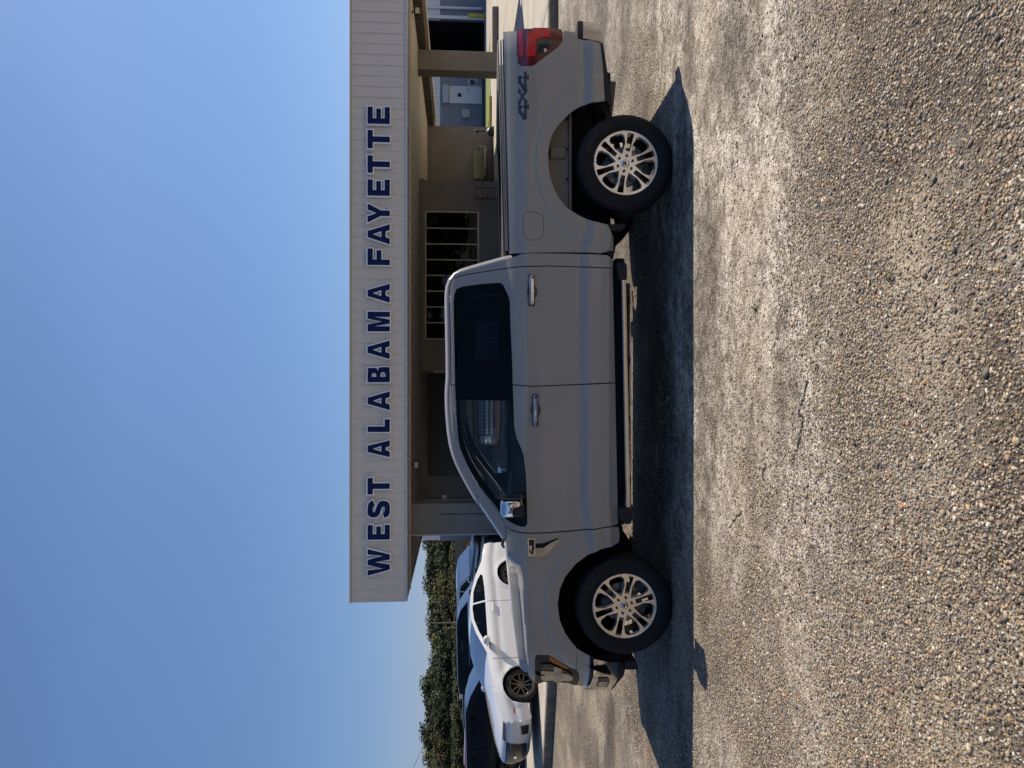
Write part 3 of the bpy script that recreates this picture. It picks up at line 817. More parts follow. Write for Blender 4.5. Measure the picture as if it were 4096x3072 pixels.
# ------------------------------------------------------------------ sign letters
SG = thing('wall_sign', 'raised blue letters with white edges reading WEST ALABAMA FAYETTE on the white fascia', 'sign', (0, FY - .03, ZB + .35))
M_blue = mat('sign_blue', (0.003, 0.011, 0.075), 0.5, spec=.2)
M_white = mat('sign_white', (0.88, 0.88, 0.86), 0.4)
LH = 1.0
st = .235
def glyph(ch, w):
    """outline polygons in a 0..w by 0..1 box; first is the outer, others are holes"""
    s = st
    if ch == 'E': return [[(0, 0), (w, 0), (w, s), (s * 1.08, s), (s * 1.08, .40), (w * .90, .40), (w * .90, .61), (s * 1.08, .61), (s * 1.08, 1 - s), (w, 1 - s), (w, 1), (0, 1)]]
    if ch == 'F': return [[(0, 0), (s * 1.08, 0), (s * 1.08, .38), (w * .90, .38), (w * .90, .60), (s * 1.08, .60), (s * 1.08, 1 - s), (w, 1 - s), (w, 1), (0, 1)]]
    if ch == 'L': return [[(0, 0), (w, 0), (w, s), (s * 1.08, s), (s * 1.08, 1), (0, 1)]]
    if ch == 'T': return [[(w / 2 - s * .54, 0), (w / 2 + s * .54, 0), (w / 2 + s * .54, 1 - s), (w, 1 - s), (w, 1), (0, 1), (0, 1 - s), (w / 2 - s * .54, 1 - s)]]
    if ch == 'W':
        q = s * 1.02; return [[(0, 1), (w * .215, 0), (w * .215 + q * .95, 0), (w / 2, .66), (w * .785 - q * .95, 0), (w * .785, 0), (w, 1), (w - q, 1), (w * .745, .30), (w / 2 + q * .48, 1), (w / 2 - q * .48, 1), (w * .255, .30), (q, 1)]]
    if ch == 'Y': return [[(0, 1), (w / 2 - s * .54, .40), (w / 2 - s * .54, 0), (w / 2 + s * .54, 0), (w / 2 + s * .54, .40), (w, 1), (w - s * 1.2, 1), (w / 2, .60), (s * 1.2, 1)]]
    if ch == 'M': return [[(0, 0), (s, 0), (s, .70), (w / 2 - .09, 0), (w / 2 + .09, 0), (w - s, .70), (w - s, 0), (w, 0), (w, 1), (w - s * 1.35, 1), (w / 2, .36), (s * 1.35, 1), (0, 1)]]
    if ch == 'A':
        q = s * 1.08
        return [[(0, 0), (q, 0), (q + .075, .19), (w - q - .075, .19), (w - q, 0), (w, 0), (w / 2 + q * .55, 1), (w / 2 - q * .55, 1)], [(w / 2 - .135, .385), (w / 2 + .135, .385), (w / 2, .76)]]
    if ch == 'B':
        return [chaikin([(0, 0), (w * .30, 0), (w * .62, 0), (w, .02), (w, .30), (w * .97, .50), (w * .74, .53), (w * .94, .60), (w * .94, .98), (w * .62, 1), (w * .3, 1), (0, 1)], 0),
                [(s * 1.05, .20), (w - s * 1.3, .20), (w - s * 1.02, .27), (w - s * 1.02, .36), (w - s * 1.3, .42), (s * 1.05, .42)],
                [(s * 1.05, .61), (w - s * 1.4, .61), (w - s * 1.2, .66), (w - s * 1.2, .76), (w - s * 1.4, .81), (s * 1.05, .81)]]
    if ch == 'S':
        c = []
        h = st / 2
        P = [(w - h * .9, .72), (w * .80, .865), (w * .5, 1 - h), (w * .22, .90), (h, .73), (w * .20, .585), (w * .5, .51), (w * .82, .42), (w - h, .27), (w * .78, .115), (w * .5, h), (w * .20, .12), (h * .9, .29)]
        for _ in range(2): P = chaikin(P, 1, False)
        L_, R_ = [], []
        for i, p in enumerate(P):
            a = P[max(0, i - 1)]; b = P[min(len(P) - 1, i + 1)]; d = Vector((b[0] - a[0], b[1] - a[1])).normalized()
            L_.append((p[0] - d.y * h, p[1] + d.x * h)); R_.append((p[0] + d.y * h, p[1] - d.x * h))
        return [L_ + R_[::-1]]
letters = [('W', 2192, 2304), ('E', 2096, 2161), ('S', 1999, 2073), ('T', 1908, 1980), ('A', 1758, 1832), ('L', 1674, 1731), ('A', 1562, 1644), ('B', 1465, 1532), ('A', 1359, 1440),
           ('M', 1244, 1329), ('A', 1132, 1214), ('F', 992, 1064), ('A', 894, 981), ('Y', 812, 895), ('E', 716, 787), ('T', 620, 696), ('T', 519, 598), ('E', 426, 500)]
zl0 = PY(1563, 1500, FY - .1)[2] + .022; zl1 = PY(1467.5, 1500, FY - .1)[2] - .022; lh = zl1 - zl0
def flat_letter(name, polys, x0, z0, sc, y0, y1, mt, par, grow):
    P = [[(x0 + p[0] * sc, z0 + p[1] * sc) for p in pl] for pl in polys]
    P = [offset_poly(P[0], grow)] + [offset_poly(h, -grow) for h in P[1:]] if grow else P
    vo, F_, loops = cdt(P[0], P[1:], 5.0, False)
    vs_ = [(x, y0, z) for x, z in vo]; fs = []
    for f_ in F_:
        a, b, c = (Vector(vs_[i]) for i in f_[:3]); fs.append(f_ if (b - a).cross(c - a).y < 0 else f_[::-1])
    for k_, lp in enumerate(loops):
        n_ = len(lp); b = len(vs_); vs_ += [(x, y0, z) for x, z in lp] + [(x, y1, z) for x, z in lp]
        ar = sum(lp[i][0] * lp[(i + 1) % n_][1] - lp[(i + 1) % n_][0] * lp[i][1] for i in range(n_))
        for i in range(n_):
            j = (i + 1) % n_; q = (b + j, b + i, b + n_ + i, b + n_ + j); fs.append(q if (ar > 0) == (k_ == 0) else q[::-1])
    o = obj(name, vs_, fs, mt)
    o.parent = par
    return o
dots = [(446 / 2.765 + 1350, 1900 + 1108 / 2.765), (1512.4, 2188.3), (1512.4, 2177.4), (1516, 1908), (1516, 1843), (1517, 1652), (1517, 1540), (1518, 1236), (1518, 1120), (1548, 984), (1490, 982), (1546, 833), (1480, 610)]
for ix_, iy_ in dots:  # black dots stand in for the dark screw holes
    p_ = PY(ix_, iy_, FY - .02); q_ = MB().lathe([(0, -.006), (.014, -.005), (.016, .012)], 8, (p_[0], FY - .006, p_[2]), 'y'); o_ = q_.build('screw_hole_dot', M_black); o_.parent = SG; o_.matrix_parent_inverse = Matrix.Translation((0, -(FY - .03), -(ZB + .35)))
for ch, ya, yb in letters:
    xa = PY(1515, yb, FY - .1)[0] + .022; xb = PY(1515, ya, FY - .1)[0] - .022
    g = glyph(ch, (xb - xa) / lh)
    inv = Matrix.Translation((0, -(FY - .03), -(ZB + .35)))
    lo = flat_letter('letter', g, xa, zl0, lh, FY - .125, FY - .03, M_white, SG, .032); lo.matrix_parent_inverse = inv
    fo = flat_letter('letter_face', g, xa, zl0, lh, FY - .131, FY - .1245, M_blue, lo, 0)

# ================================================================== SERVICE BUILDING BEHIND
SY = 48.0
M_grey = varied('service_grey', (0.17, 0.19, 0.225), (0.21, 0.23, 0.265), 0.7, 0.8)
M_wmetal = mat('white_metal', (0.62, 0.64, 0.66), 0.45)
SB = thing('service_building', 'grey and white metal workshop with an open bay far behind the canopy', 'building', (8, SY, 0), world_coords=True)
zband = PY(1760, 1500, SY)[2]
def UX(ix, iy, Y=SY): return PY(ix, iy, Y)[0]
bx0 = UX(*V('F', (1300, 640))[0]); bx1 = UX(*V('F', (1300, 212))[0]); bz1 = PY(1698, 100, SY)[2] + .05
MB().box(-10.55, bx0, SY, SY + .3, 0, zband).box(bx1, 34, SY, SY + .3, 0, zband).build('wall', M_grey, SB)
MB().box(-10.5, bx0, SY + .02, SY + .3, zband, 5.4).box(bx1, 34, SY + .02, SY + .3, zband, 5.4).box(bx0, bx1, SY + .02, SY + .3, bz1, 5.4).build('upper_wall', M_wmetal, SB)
MB().box(-10.55, -10.25, SY + .3, SY + 16, 0, zband).box(33.7, 34, SY + .3, SY + 16, 0, 5.4).box(-10.5, 34, SY + 15.7, SY + 16, 0, 5.4).build('end_wall', M_grey, SB)
MB().box(-10.5, -10.25, SY + .3, SY + 16, zband, 5.4).build('upper_end_wall', M_wmetal, SB)
MB().box(-10.9, 34.4, SY - .3, SY + 16.4, 5.4, 5.6).build('roof', M_wmetal, SB)
pr = MB()
for (xa, ya), (xb, yb) in zip([(0, 0), (.24, 0), (.255, -.03), (.285, -.03)], [(.24, 0), (.255, -.03), (.285, -.03), (.30, 0)]):
    pr.quad((xa, ya, 0), (xb, yb, 0), (xb, yb, 1), (xa, ya, 1))
first = None
for x in list(np.arange(-10.5, -9.0, .30)) + list(np.arange(14.5, bx0 - .1, .30)) + list(np.arange(bx1 + .02, 29, .30)):
    if first is None:
        first = obj('wall_panel', pr.v, pr.f, M_wmetal); o = first
    else:
        o = bpy.data.objects.new('wall_panel', first.data); COL.objects.link(o)
    o.parent = SB; o.location = (x - 8, -.004, zband); o.scale = (1, 1, 5.36 - zband)
MB().box(bx1 - .02, bx1 + .20, SY - .08, SY - .002, 0, bz1 + .2).box(bx0 - .25, bx0, SY - .08, SY - .002, 0, bz1 + .2).box(bx0, bx1 - .021, SY - .08, SY - .002, bz1, bz1 + .25).build('door_frame', M_wmetal, SB)
# workshop interior: dark bay with lit tubes and shelving
MB().box(bx0 - .3, bx1 + .3, SY + 11, SY + 11.2, 0, 5).box(bx0 - .5, bx0 - .3, SY + .3, SY + 11, 0, 5).box(bx1 + .3, bx1 + .5, SY + .3, SY + 11, 0, 5).box(bx0 - .3, bx1 + .3, SY + .3, SY + 11, 4.9, 5.0).build('bay_wall', mat('bay_dark', (.02, .02, .022), .9), SB)
MB().box(bx0 - .3, bx1 + .3, SY + .31, SY + 11, .02, .08).build('bay_floor', mat('bay_floor', (.06, .06, .06), .5), SB)
for q in V('F', (1083, 402), (1213, 530), (1103, 556)):
    x, y, z = PY(q[0], q[1], SY + 6)
    MB().box(x - .32, x + .32, SY + 6, SY + 6.06, z - .03, z + .03).build('tube_light', mat('tube_lit', (1, 1, 1), .5, emit=(1, .97, .9), estr=2.5), SB)
dx0, dx1 = UX(*V('F', (1400, 1135))[0]), UX(*V('F', (1400, 970))[0]); dz1 = PY(*V('F', (1248, 1050))[0], SY)[2]; dz0 = PY(*V('F', (1597, 1050))[0], SY)[2]
dr = MB().box(dx0, dx1, SY - .05, SY - .003, dz0, dz1).build('door', mat('door_white', (.55, .57, .60), .5), SB)
MB().box(dx0 - .07, dx0 - .002, SY - .07, SY - .002, dz0, dz1 + .07).box(dx1 + .002, dx1 + .07, SY - .07, SY - .002, dz0, dz1 + .07).box(dx0 - .001, dx1 + .001, SY - .07, SY - .002, dz1 + .002, dz1 + .07).build('frame', M_wmetal, dr)
wq = [PY(*q, SY - .06) for q in V('F', (1330, 1070), (1370, 1030))]
MB().box(wq[0][0], wq[1][0], SY - .062, SY - .051, wq[1][2], wq[0][2]).build('door_window', M_black, dr)
hq = PY(*V('F', (1445, 990))[0], SY - .07); MB().box(hq[0] - .06, hq[0] + .02, SY - .1, SY - .051, hq[2] - .04, hq[2] + .04).build('handle', MATS['black_plastic'], dr)
q0, q1 = [PY(*q, SY - .2) for q in V('F', (1160, 1135), (1235, 935))]
MB().cbox(q0[0], q1[0], SY - .28, SY - .003, q1[2], q0[2], .06).build('lamp_box', mat('lamp_box_grey', (.36, .39, .43), .4), SB)
q0, q1 = [PY(*q, SY - .2) for q in V('F', (1378, 1300), (1440, 1212))]
ub = MB().box(q0[0], q1[0], SY - .28, SY - .003, q1[2], q0[2]).build('utility_box', mat('utility_grey', (.36, .38, .38), .5), SB)
q2 = PY(*V('F', (1467, 1218))[0], SY - .2)
MB().box(q0[0] + .08, q1[0] - .02, SY - .2, SY - .004, q2[2], q1[2] - .003).build('lower_box', MATS['lamp_box_grey'], ub)
x, _, z0 = PY(*V('F', (1605, 100))[0], SY - .1); MB().tube([(x, SY - .12, z0 + .12), (x - .02, SY - .12, 5.3)], .09, 10).tube([(x, SY - .12, z0 + .14), (x, SY - .3, z0 + .02)], .09, 10).build('downspout', M_wmetal, SB)
MB().box(12, bx0 - .3, SY - .5, SY - .35, .06, .22).build('base_strip', mat('base_dark', (.06, .06, .055), .9), SB)
# notice beside the door
q0, q1 = [PY(*q, SY - .1) for q in V('F', (1450, 940), (1545, 872))]
NT = thing('notice_sign', 'small white notice with dark lettering on the grey wall right of the white door', 'sign', ((q0[0] + q1[0]) / 2, SY - .03, q1[2]), world_coords=True)
MB().box(q0[0], q1[0], SY - .05, SY - .01, q1[2], q0[2]).build('board', mat('sign_board', (.55, .55, .55), .5), NT)
MB().box(q0[0] + .04, q1[0] - .04, SY - .056, SY - .051, q0[2] - .36, q0[2] - .08).build('header', mat('navy_print', (.03, .04, .09), .5), NT)
hh = (q0[2] - q1[2])
for i, (t_, zz, sc) in enumerate((('SERVICE', .50, .12), ('PARKING', .72, .12), ('ONLY', .90, .10))):
    zt_ = q0[2] - hh * zz; w_ = (q1[0] - q0[0])
    tm, W_ = text_mb(t_, lambda u, v, d, zt_=zt_: (q0[0] + .06 + u, SY - .058, zt_ + v), .17 if i < 2 else .16, .035)
    k = (w_ - .12) / W_
    tm.v = [(q0[0] + .06 + (a - q0[0] - .06) * k, b, c) for a, b, c in tm.v]
    tm.build('lettering', mat('print_dark', (.04, .04, .05), .6), NT)
# yellow bollard
x, _, _z = PY(*V('F', (1600, 178))[0], 46.5)
BO = thing('bollard', 'yellow steel bollard beside the right edge of the open workshop bay', 'bollard', (x, 46.5, .06))
MB().lathe([(.0, 1.12), (.08, 1.10), (.125, 1.03), (.125, 0)], 16).build('post', mat('yellow_paint', (.55, .42, .02), .5), BO, True)
MB().lathe([(.128, .50), (.128, .58)], 16).build('band', mat('worn_yellow', (.35, .27, .03), .6), BO)
# kerbs of the planted strip
q0 = PZ(*V('F', (1782, 66))[0], HK); 
ck = MB().cbox(13.1, q0[0], q0[1], q0[1] + .35, HK - .02, HK + .26, .03).build('concrete_barrier', M_kerb); tag(ck, 'long low dark concrete kerb block on the pavement right of the column', 'kerb block')
yk = MB().cbox(10.9, 14.3, 35.2, 35.5, HK - .02, HK + .14, .02).build('yellow_kerb', varied('yellow_kerb_paint', (.30, .24, .06), (.48, .38, .08), 3, .8)); tag(yk, 'worn yellow painted kerb behind the column near the grass', 'kerb')

# ================================================================== THINGS UNDER THE CANOPY
def glider():
    q0, q1 = [PY(*q, RY - .35) for q in V('G', (648, 686), (648, 440))]
    xa, xb = q0[0], q1[0]; zt_ = q0[2]; Y1 = RY - .10
    t = thing('bench', 'old olive green metal glider bench against the shaded wall', 'bench', ((xa + xb) / 2, RY - .5, HK), world_coords=True)
    mg = varied('olive_paint', (.24, .25, .12), (.32, .32, .17), 5, .6); md = mat('olive_dark', (.10, .10, .07), .6)
    mbb = MB()
    mbb.grid(lambda u, v: (xa + (xb - xa) * u, Y1 - .16 + .12 * v + .02 * math.cos(v * 9), HK + .42 + (zt_ - HK - .42) * v), 8, 12)
    mbb.build('backrest', mg, t, True)
    MB().grid(lambda u, v: (xa + (xb - xa) * u, Y1 - .18 - .5 * v, HK + .44 + .05 * math.sin(v * 3.14) - .02 * v), 8, 8).cbox(xa, xb, Y1 - .72, Y1 - .66, HK + .36, HK + .47, .02).build('seat', mg, t, True)
    for x in (xa - .02, xb + .02):
        MB().tube([(x, Y1 - .05, HK + .35), (x, Y1 - .06, HK + .66), (x, Y1 - .3, HK + .68), (x, Y1 - .66, HK + .64), (x, Y1 - .7, HK + .40)], .022, 8).build('armrest', mg, t, True)
        MB().tube([(x, Y1 - .02, HK + .01), (x, Y1 - .04, HK + .36), (x, Y1 - .66, HK + .36), (x, Y1 - .68, HK + .01), (x, Y1 - .02, HK + .012)], .018, 8).build('leg_frame', md, t, True)
    MB().cbox(xa, xb, Y1 - .62, Y1 - .56, HK + .17, HK + .25, .01).build('front_rail', md, t)
glider()
def chair():
    x0, x1 = PY(*V('G', (700, 850))[0], 25.6)[0], PY(*V('G', (700, 752))[0], 25.6)[0]
    Yc = 25.75
    t = thing('chair', 'brown patio chair with black tube frame left of the green bench', 'chair', ((x0 + x1) / 2, Yc, HK), world_coords=True)
    zt_ = PY(*V('G', (670, 800))[0], Yc)[2]; zs = PY(*V('G', (775, 800))[0], Yc)[2]; d = HK
    mk = mat('black_tube', (.012, .012, .014), .4); mb_ = varied('brown_mesh', (.20, .145, .10), (.25, .185, .13), 8, .8)
    MB().cbox(x0 + .02, x1 - .02, Yc + .20, Yc + .23, zs, zt_, .01).build('backrest', mb_, t)
    MB().cbox(x0 + .02, x1 - .02, Yc - .26, Yc + .20, zs - .03, zs + .01, .01).build('seat', mb_, t)
    for x, s in ((x0, -1), (x1, 1)):
        MB().tube([(x, Yc + .22, zt_), (x, Yc + .2, zs), (x + .02 * s, Yc + .3, d + .01)], .014, 6).build('leg', mk, t, True)
        MB().tube([(x + .1 * s, Yc + .2, zs + .2), (x + .1 * s, Yc - .28, zs + .2), (x + .1 * s, Yc - .33, d + .01), (x + .1 * s, Yc + .15, d + .015)], .014, 6).build('armrest', mk, t, True)
    MB().tube([(x0 - .1, Yc - .33, d + .02), (x1 + .1, Yc - .33, d + .02)], .014, 6).tube([(x0, Yc + .22, zt_), (x1, Yc + .22, zt_)], .014, 6).build('crossbar', mk, t, True)
chair()
def ashtray():
    q = PY(*V('G', (830, 278))[0], 33.2)
    t = thing('ash_receptacle', 'dark green smokers post with thin neck near the end of the wall', 'ash receptacle', (q[0], 33.2, HK))
    zt_ = PY(*V('G', (668, 270))[0], 33.2)[2] - HK; zb_ = PY(*V('G', (770, 270))[0], 33.2)[2] - HK
    mg = mat('dark_green_plastic', (.015, .035, .028), .45)
    MB().lathe([(0, zb_), (.10, zb_ - .0), (.20, zb_ - .09), (.215, zb_ - .12), (.23, .02), (.23, 0)], 18).build('base', mg, t, True)
    MB().lathe([(0, zb_ + .03), (.07, zb_ + .02), (.14, zb_ - .045)], 18).build('lid', mat('lid_pale', (.5, .52, .5), .7), t, True)  # lid paler than the base
    MB().lathe([(.032, zb_), (.03, zt_ - .12)], 12).build('neck', mg, t, True)
    MB().lathe([(.03, zt_ - .14), (.085, zt_ - .12), (.085, zt_ - .02), (.05, zt_), (0, zt_)], 14).build('head', mg, t, True)
ashtray()

# ================================================================== LEFT BACKGROUND
# orange-brown shed far behind the parked vehicles
SH = thing('orange_shed', 'low orange brick building with grey roof edge beyond the parked vehicles', 'building', (-19, 75, 0), world_coords=True)
xa, _, zt_ = PY(*V('E', (1405, 850))[0], 75); xb = PY(*V('E', (1405, 640))[0], 75)[0]
MB().box(xa - 3, xb + 8, 75, 82, -.1, zt_).build('wall', varied('orange_brick', (.33, .12, .05), (.40, .16, .07), 2, .85), SH)
MB().box(xa - 3.4, xb + 8.4, 74.6, 82.4, zt_, zt_ + 1.0).build('roof', mat('shed_roof', (.12, .11, .10), .8), SH)
for k in range(3): MB().box(xa - 1 + k * 3.2, xa - .8 + k * 3.2, 74.65, 74.8, -.1, zt_).build('post', mat('shed_post', (.07, .06, .055), .8), SH)

# trees
M_leaf = {}
def leaf_mat(key, c1, c2):
    m = mat('leaf_' + key, c1, 0.65, spec=.25); n, l, b = nodes_of(m)
    oi = n.new('ShaderNodeObjectInfo'); at = n.new('ShaderNodeAttribute'); at.attribute_name = 'leaf_tone'
    r = n.new('ShaderNodeMix'); r.data_type = 'RGBA'; r.inputs[6].default_value = (*c1, 1); r.inputs[7].default_value = (*c2, 1)
    l.new(at.outputs['Fac'], r.inputs[0]); l.new(r.outputs[2], b.inputs['Base Color'])
    M_leaf[key] = m
leaf_mat('dark', (.026, .038, .018), (.072, .088, .036))
leaf_mat('mid', (.034, .048, .020), (.095, .108, .042))
leaf_mat('yellow', (.060, .070, .016), (.185, .175, .042))
leaf_mat('brown', (.050, .044, .018), (.120, .100, .045))
M_bark = varied('bark', (.05, .04, .03), (.10, .08, .06), 6, .9)
def crown_mesh(seed, n_clump=190, per=80, W=1.0, H=1.0, leaf=.026):
    R = np.random.default_rng(seed)
    d = R.normal(size=(n_clump, 3)); d /= np.linalg.norm(d, axis=1)[:, None]
    rad = R.random(n_clump) ** .45
    lob = 1 + .22 * np.sin(d[:, 0] * 4 + seed) * np.cos(d[:, 2] * 5 + seed * 2) + .12 * R.normal(size=n_clump)
    cc = d * (rad * lob)[:, None] * np.array([.48 * W, .48 * W, .47 * H]); cc[:, 2] += .53 * H
    cs = (.075 + .075 * R.random(n_clump))
    tone = R.random(n_clump)
    N = n_clump * per
    ci = np.repeat(np.arange(n_clump), per)
    dd = R.normal(size=(N, 3)); dd /= np.linalg.norm(dd, axis=1)[:, None]
    p = cc[ci] + dd * (cs[ci] * (R.random(N) ** .4))[:, None] * np.array([1.2, 1.2, .8])
    nrm = dd * .8 + R.normal(size=(N, 3)) * .6 + np.array([0, 0, .5]); nrm /= np.linalg.norm(nrm, axis=1)[:, None]
    a = np.cross(nrm, R.normal(size=(N, 3))); a /= np.linalg.norm(a, axis=1)[:, None]; b = np.cross(nrm, a)
    s = (leaf * (.6 + .8 * R.random(N)))[:, None]
    P = np.stack([p - a * s - b * s * .35, p + a * s * .2 - b * s * .6, p + a * s + b * s * .25, p - a * s * .1 + b * s * .65], 1).reshape(-1, 3)
    me = bpy.data.meshes.new('crown')
    me.vertices.add(N * 4); me.vertices.foreach_set('co', P.ravel().astype(np.float32))
    me.loops.add(N * 4); me.loops.foreach_set('vertex_index', np.arange(N * 4, dtype=np.int32))
    me.polygons.add(N); me.polygons.foreach_set('loop_start', np.arange(0, N * 4, 4, dtype=np.int32)); me.update(calc_edges=True)
    t = np.clip(.08 + .84 * tone[ci] ** 1.3 + .35 * (R.random(N) - .5), 0, 1)
    at = me.attributes.new('leaf_tone', 'FLOAT', 'POINT'); at.data.foreach_set('value', np.repeat(t, 4).astype(np.float32))
    return me
CM = [crown_mesh(s, W=w, H=1.0) for s, w in ((1, 1.15), (2, 1.0), (3, 1.3), (4, .85))]
CMM = {}
def tree(x, y, h, kind, shape, label, rz=0.0, w=1.0, zb_=0.0, shrub=False, group='trees of the far tree line'):
    nm = 'shrub' if shrub else 'tree'
    t = thing(nm, label, 'shrub' if shrub else 'tree', (x, y, -.1), rz, group)
    key = (shape, kind)
    if key not in CMM:
        me = CM[shape].copy(); me.materials.clear(); me.materials.append(M_leaf[kind]); CMM[key] = me
    o = bpy.data.objects.new('crown', CMM[key]); COL.objects.link(o); o.parent = t
    z0 = 0.02 * h if shrub else .10 * h
    o.location = (0, 0, z0); o.scale = (h * w, h * w, h - z0)
    mbt_ = MB(); r = random.Random(int(x * 10))
    mbt_.tube([(0, 0, -.1), (.02 * h, 0, .3 * h), (0, .02 * h, .62 * h)], [.030 * h, .022 * h, .010 * h], 7)
    if not shrub:
        for k in range(5):
            a = r.uniform(0, 6.28); z = h * r.uniform(.25, .5)
            mbt_.tube([(.01 * h, 0, z), (math.cos(a) * .14 * h, math.sin(a) * .14 * h, z + .14 * h), (math.cos(a) * .26 * h, math.sin(a) * .26 * h, z + .3 * h)], [.012 * h, .008 * h, .003 * h], 5)
    mbt_.build('trunk', M_bark, t, True)
# silhouette of the tree line traced: (iy, v of the top)
TL = [(3040, 1690, 'yellow', 1), (2985, 1700, 'brown', 2), (2935, 1683, 'dark', 3), (2900, 1705, 'mid', 0), (2840, 1700, 'dark', 1), (2790, 1686, 'dark', 2), (2745, 1688, 'mid', 3),
      (2690, 1716, 'dark', 0), (2640, 1720, 'dark', 1), (2590, 1718, 'mid', 2), (2530, 1712, 'dark', 3), (2480, 1708, 'brown', 0), (2425, 1706, 'mid', 1), (2370, 1703, 'dark', 2),
      (2318, 1706, 'yellow', 3), (2262, 1696, 'dark', 0), (2210, 1690, 'dark', 1), (2160, 1700, 'mid', 2), (2110, 1712, 'dark', 0)]
words = {'dark': 'dark green', 'mid': 'mid green', 'yellow': 'yellowish green', 'brown': 'brownish green'}
sides = ['second from the left edge', 'at the very left edge']
ORD = ['first', 'second', 'third', 'fourth', 'fifth', 'sixth', 'seventh', 'eighth', 'ninth', 'tenth', 'eleventh', 'twelfth', 'thirteenth', 'fourteenth', 'fifteenth', 'sixteenth', 'seventeenth', 'eighteenth', 'nineteenth', 'twentieth', 'twenty-first', 'twenty-second', 'twenty-third']
rt = random.Random(5)
def between(iy):
    marks = [(2960, 'above the red hatchback at the left edge'), (2860, 'above the rear of the nearest dark crossover'), (2760, 'above the roof of the nearest dark crossover'),
             (2690, 'above the white box trailer'), (2600, 'above the tail of the black off-roader'), (2490, 'left of the thin utility pole'), (2400, 'right of the thin utility pole'),
             (2330, 'above the windscreen of the black off-roader'), (2240, 'above the roof of the grey pickup'), (2180, 'above the windscreen of the grey pickup'), (2120, 'above the bonnet of the grey pickup')]
    for m_, s in marks:
        if iy >= m_: return s
    return 'beside the corner of the workshop'
for i, (iy, vt, kd, sh) in enumerate(TL):
    Yt = 112 + rt.uniform(-5, 5)
    x, _, z = PY(vt, iy, Yt)
    tree(x, Yt, z - .1, kd, sh, '%s tall leafy tree, %s from the left in the back row' % (words[kd], ORD[i]), rt.uniform(0, 6), rt.uniform(.98, 1.2))
for i, iy in enumerate(range(3110, 2090, -48)):
    Yt = 96 + rt.uniform(-3, 2); vt = 1745 + rt.uniform(-14, 26); kd = ['dark', 'mid', 'brown', 'dark', 'yellow', 'dark'][i % 6]
    x, _, z = PY(vt, iy, Yt)
    tree(x, Yt, z + .1, kd, (i * 3) % 4, '%s smaller tree, %s from the left in the middle row' % (words[kd], ORD[i]), rt.uniform(0, 6), rt.uniform(1.0, 1.35), shrub=False, group='lower trees before the tree line')
for i, iy in enumerate(range(3100, 2150, -56)):
    Yt = 88 + rt.uniform(-2, 2); vt = 1806 + rt.uniform(-10, 14); kd = ['mid', 'dark', 'mid', 'brown'][i % 4]
    x, _, z = PY(vt, iy, Yt)
    tree(x, Yt, z + .1, kd, (i * 5 + 1) % 4, '%s bushy shrub, %s from the left at the foot of the trees' % (words[kd], ORD[i]), rt.uniform(0, 6), rt.uniform(1.7, 2.2), shrub=True, group='shrubs at the foot of the trees')
# wooded rise that closes the view below the crowns
bk = MB(); rr = random.Random(3)
pts = [(-130 + 4 * i, 112 + rr.uniform(-1, 1), 3.2 + rr.uniform(-.5, .5)) for i in range(36)]
for a, b in zip(pts[:-1], pts[1:]):
    bk.quad((a[0], a[1], -.2), (b[0], b[1], -.2), (b[0], b[1] + 2, b[2]), (a[0], a[1] + 2, a[2]))
    bk.quad((a[0], a[1] + 2, a[2]), (b[0], b[1] + 2, b[2]), (b[0], b[1] + 30, 2), (a[0], a[1] + 30, 2))
bk.build('wooded_hill', varied('hill_woods', (.012, .018, .008), (.03, .04, .015), .8, .9), kind='structure')

# utility poles and wires
def pole(iy, v0, Y, label, r_=.09):
    x, _, z = PY(v0, iy, Y)
    t = thing('utility_pole', label, 'utility pole', (x, Y, 0), 0, 'utility poles before the trees')
    MB().tube([(0, 0, -.1), (0, 0, z)], [r_, r_ * .7], 8).build('post', mat('pole_wood', (.20, .17, .11), .9), t)
    MB().box(-.5, .5, -.04, .04, z - .45, z - .37).build('crossarm', MATS['pole_wood'], t)
    return (x, Y, z)
p1 = pole(2493, 1727, 70, 'thin tall utility pole in front of the trees')
p2 = pole(2512, 1768, 72, 'shorter utility pole just left of the tall one', .07)
def wire(name, label, pts, r):
    o = MB().tube(pts, r, 4).build(name, mat('wire_black', (.10, .10, .09), .6)); tag(o, label, 'cable')
wp = [PY(*q, 70) for q in V('D', (236, 675), (256, 740), (270, 830), (272, 900), (262, 1000), (245, 1140), (215, 1280), (185, 1420), (150, 1530), (118, 1600), (85, 1670), (60, 1740))]
wire('overhead_cable', 'overhead cable sagging across the trees to the left edge', wp, .022)

# ================================================================== THE PICKUP
M_paint = mat('pickup_paint', (0.335, 0.312, 0.272), 0.35, coat=.85, spec=0.5)
M_blk = mat('trim_black', (0.010, 0.010, 0.011), 0.35)
M_blkm = mat('plastic_matt_black', (0.012, 0.012, 0.013), 0.65)
M_under = mat('underbody', (0.006, 0.006, 0.006), 0.9)
M_chrome = mat('chrome', (0.80, 0.80, 0.80), 0.06, metal=1.0)
M_chrome2 = mat('chrome_soft', (0.62, 0.60, 0.57), 0.16, metal=1.0)
M_tyre = varied('tyre_rubber', (0.006, 0.006, 0.0065), (0.011, 0.011, 0.011), 12, 0.72, 0.15, 80)
M_gdark = glass('privacy_glass', (0.15, 0.17, 0.20), 0.55, ior=1.45)
M_gclear = glass('front_glass', (0.80, 0.90, 0.92), 1.0, ior=1.52)
M_gwind = glass('windscreen_glass', (0.5, 0.56, 0.58), 1.0, ior=1.55)
T = thing('pickup_truck', 'light grey crew cab pickup with chrome wheels parked side on before the building', 'pickup truck', (0, YC, 0), world_coords=True)
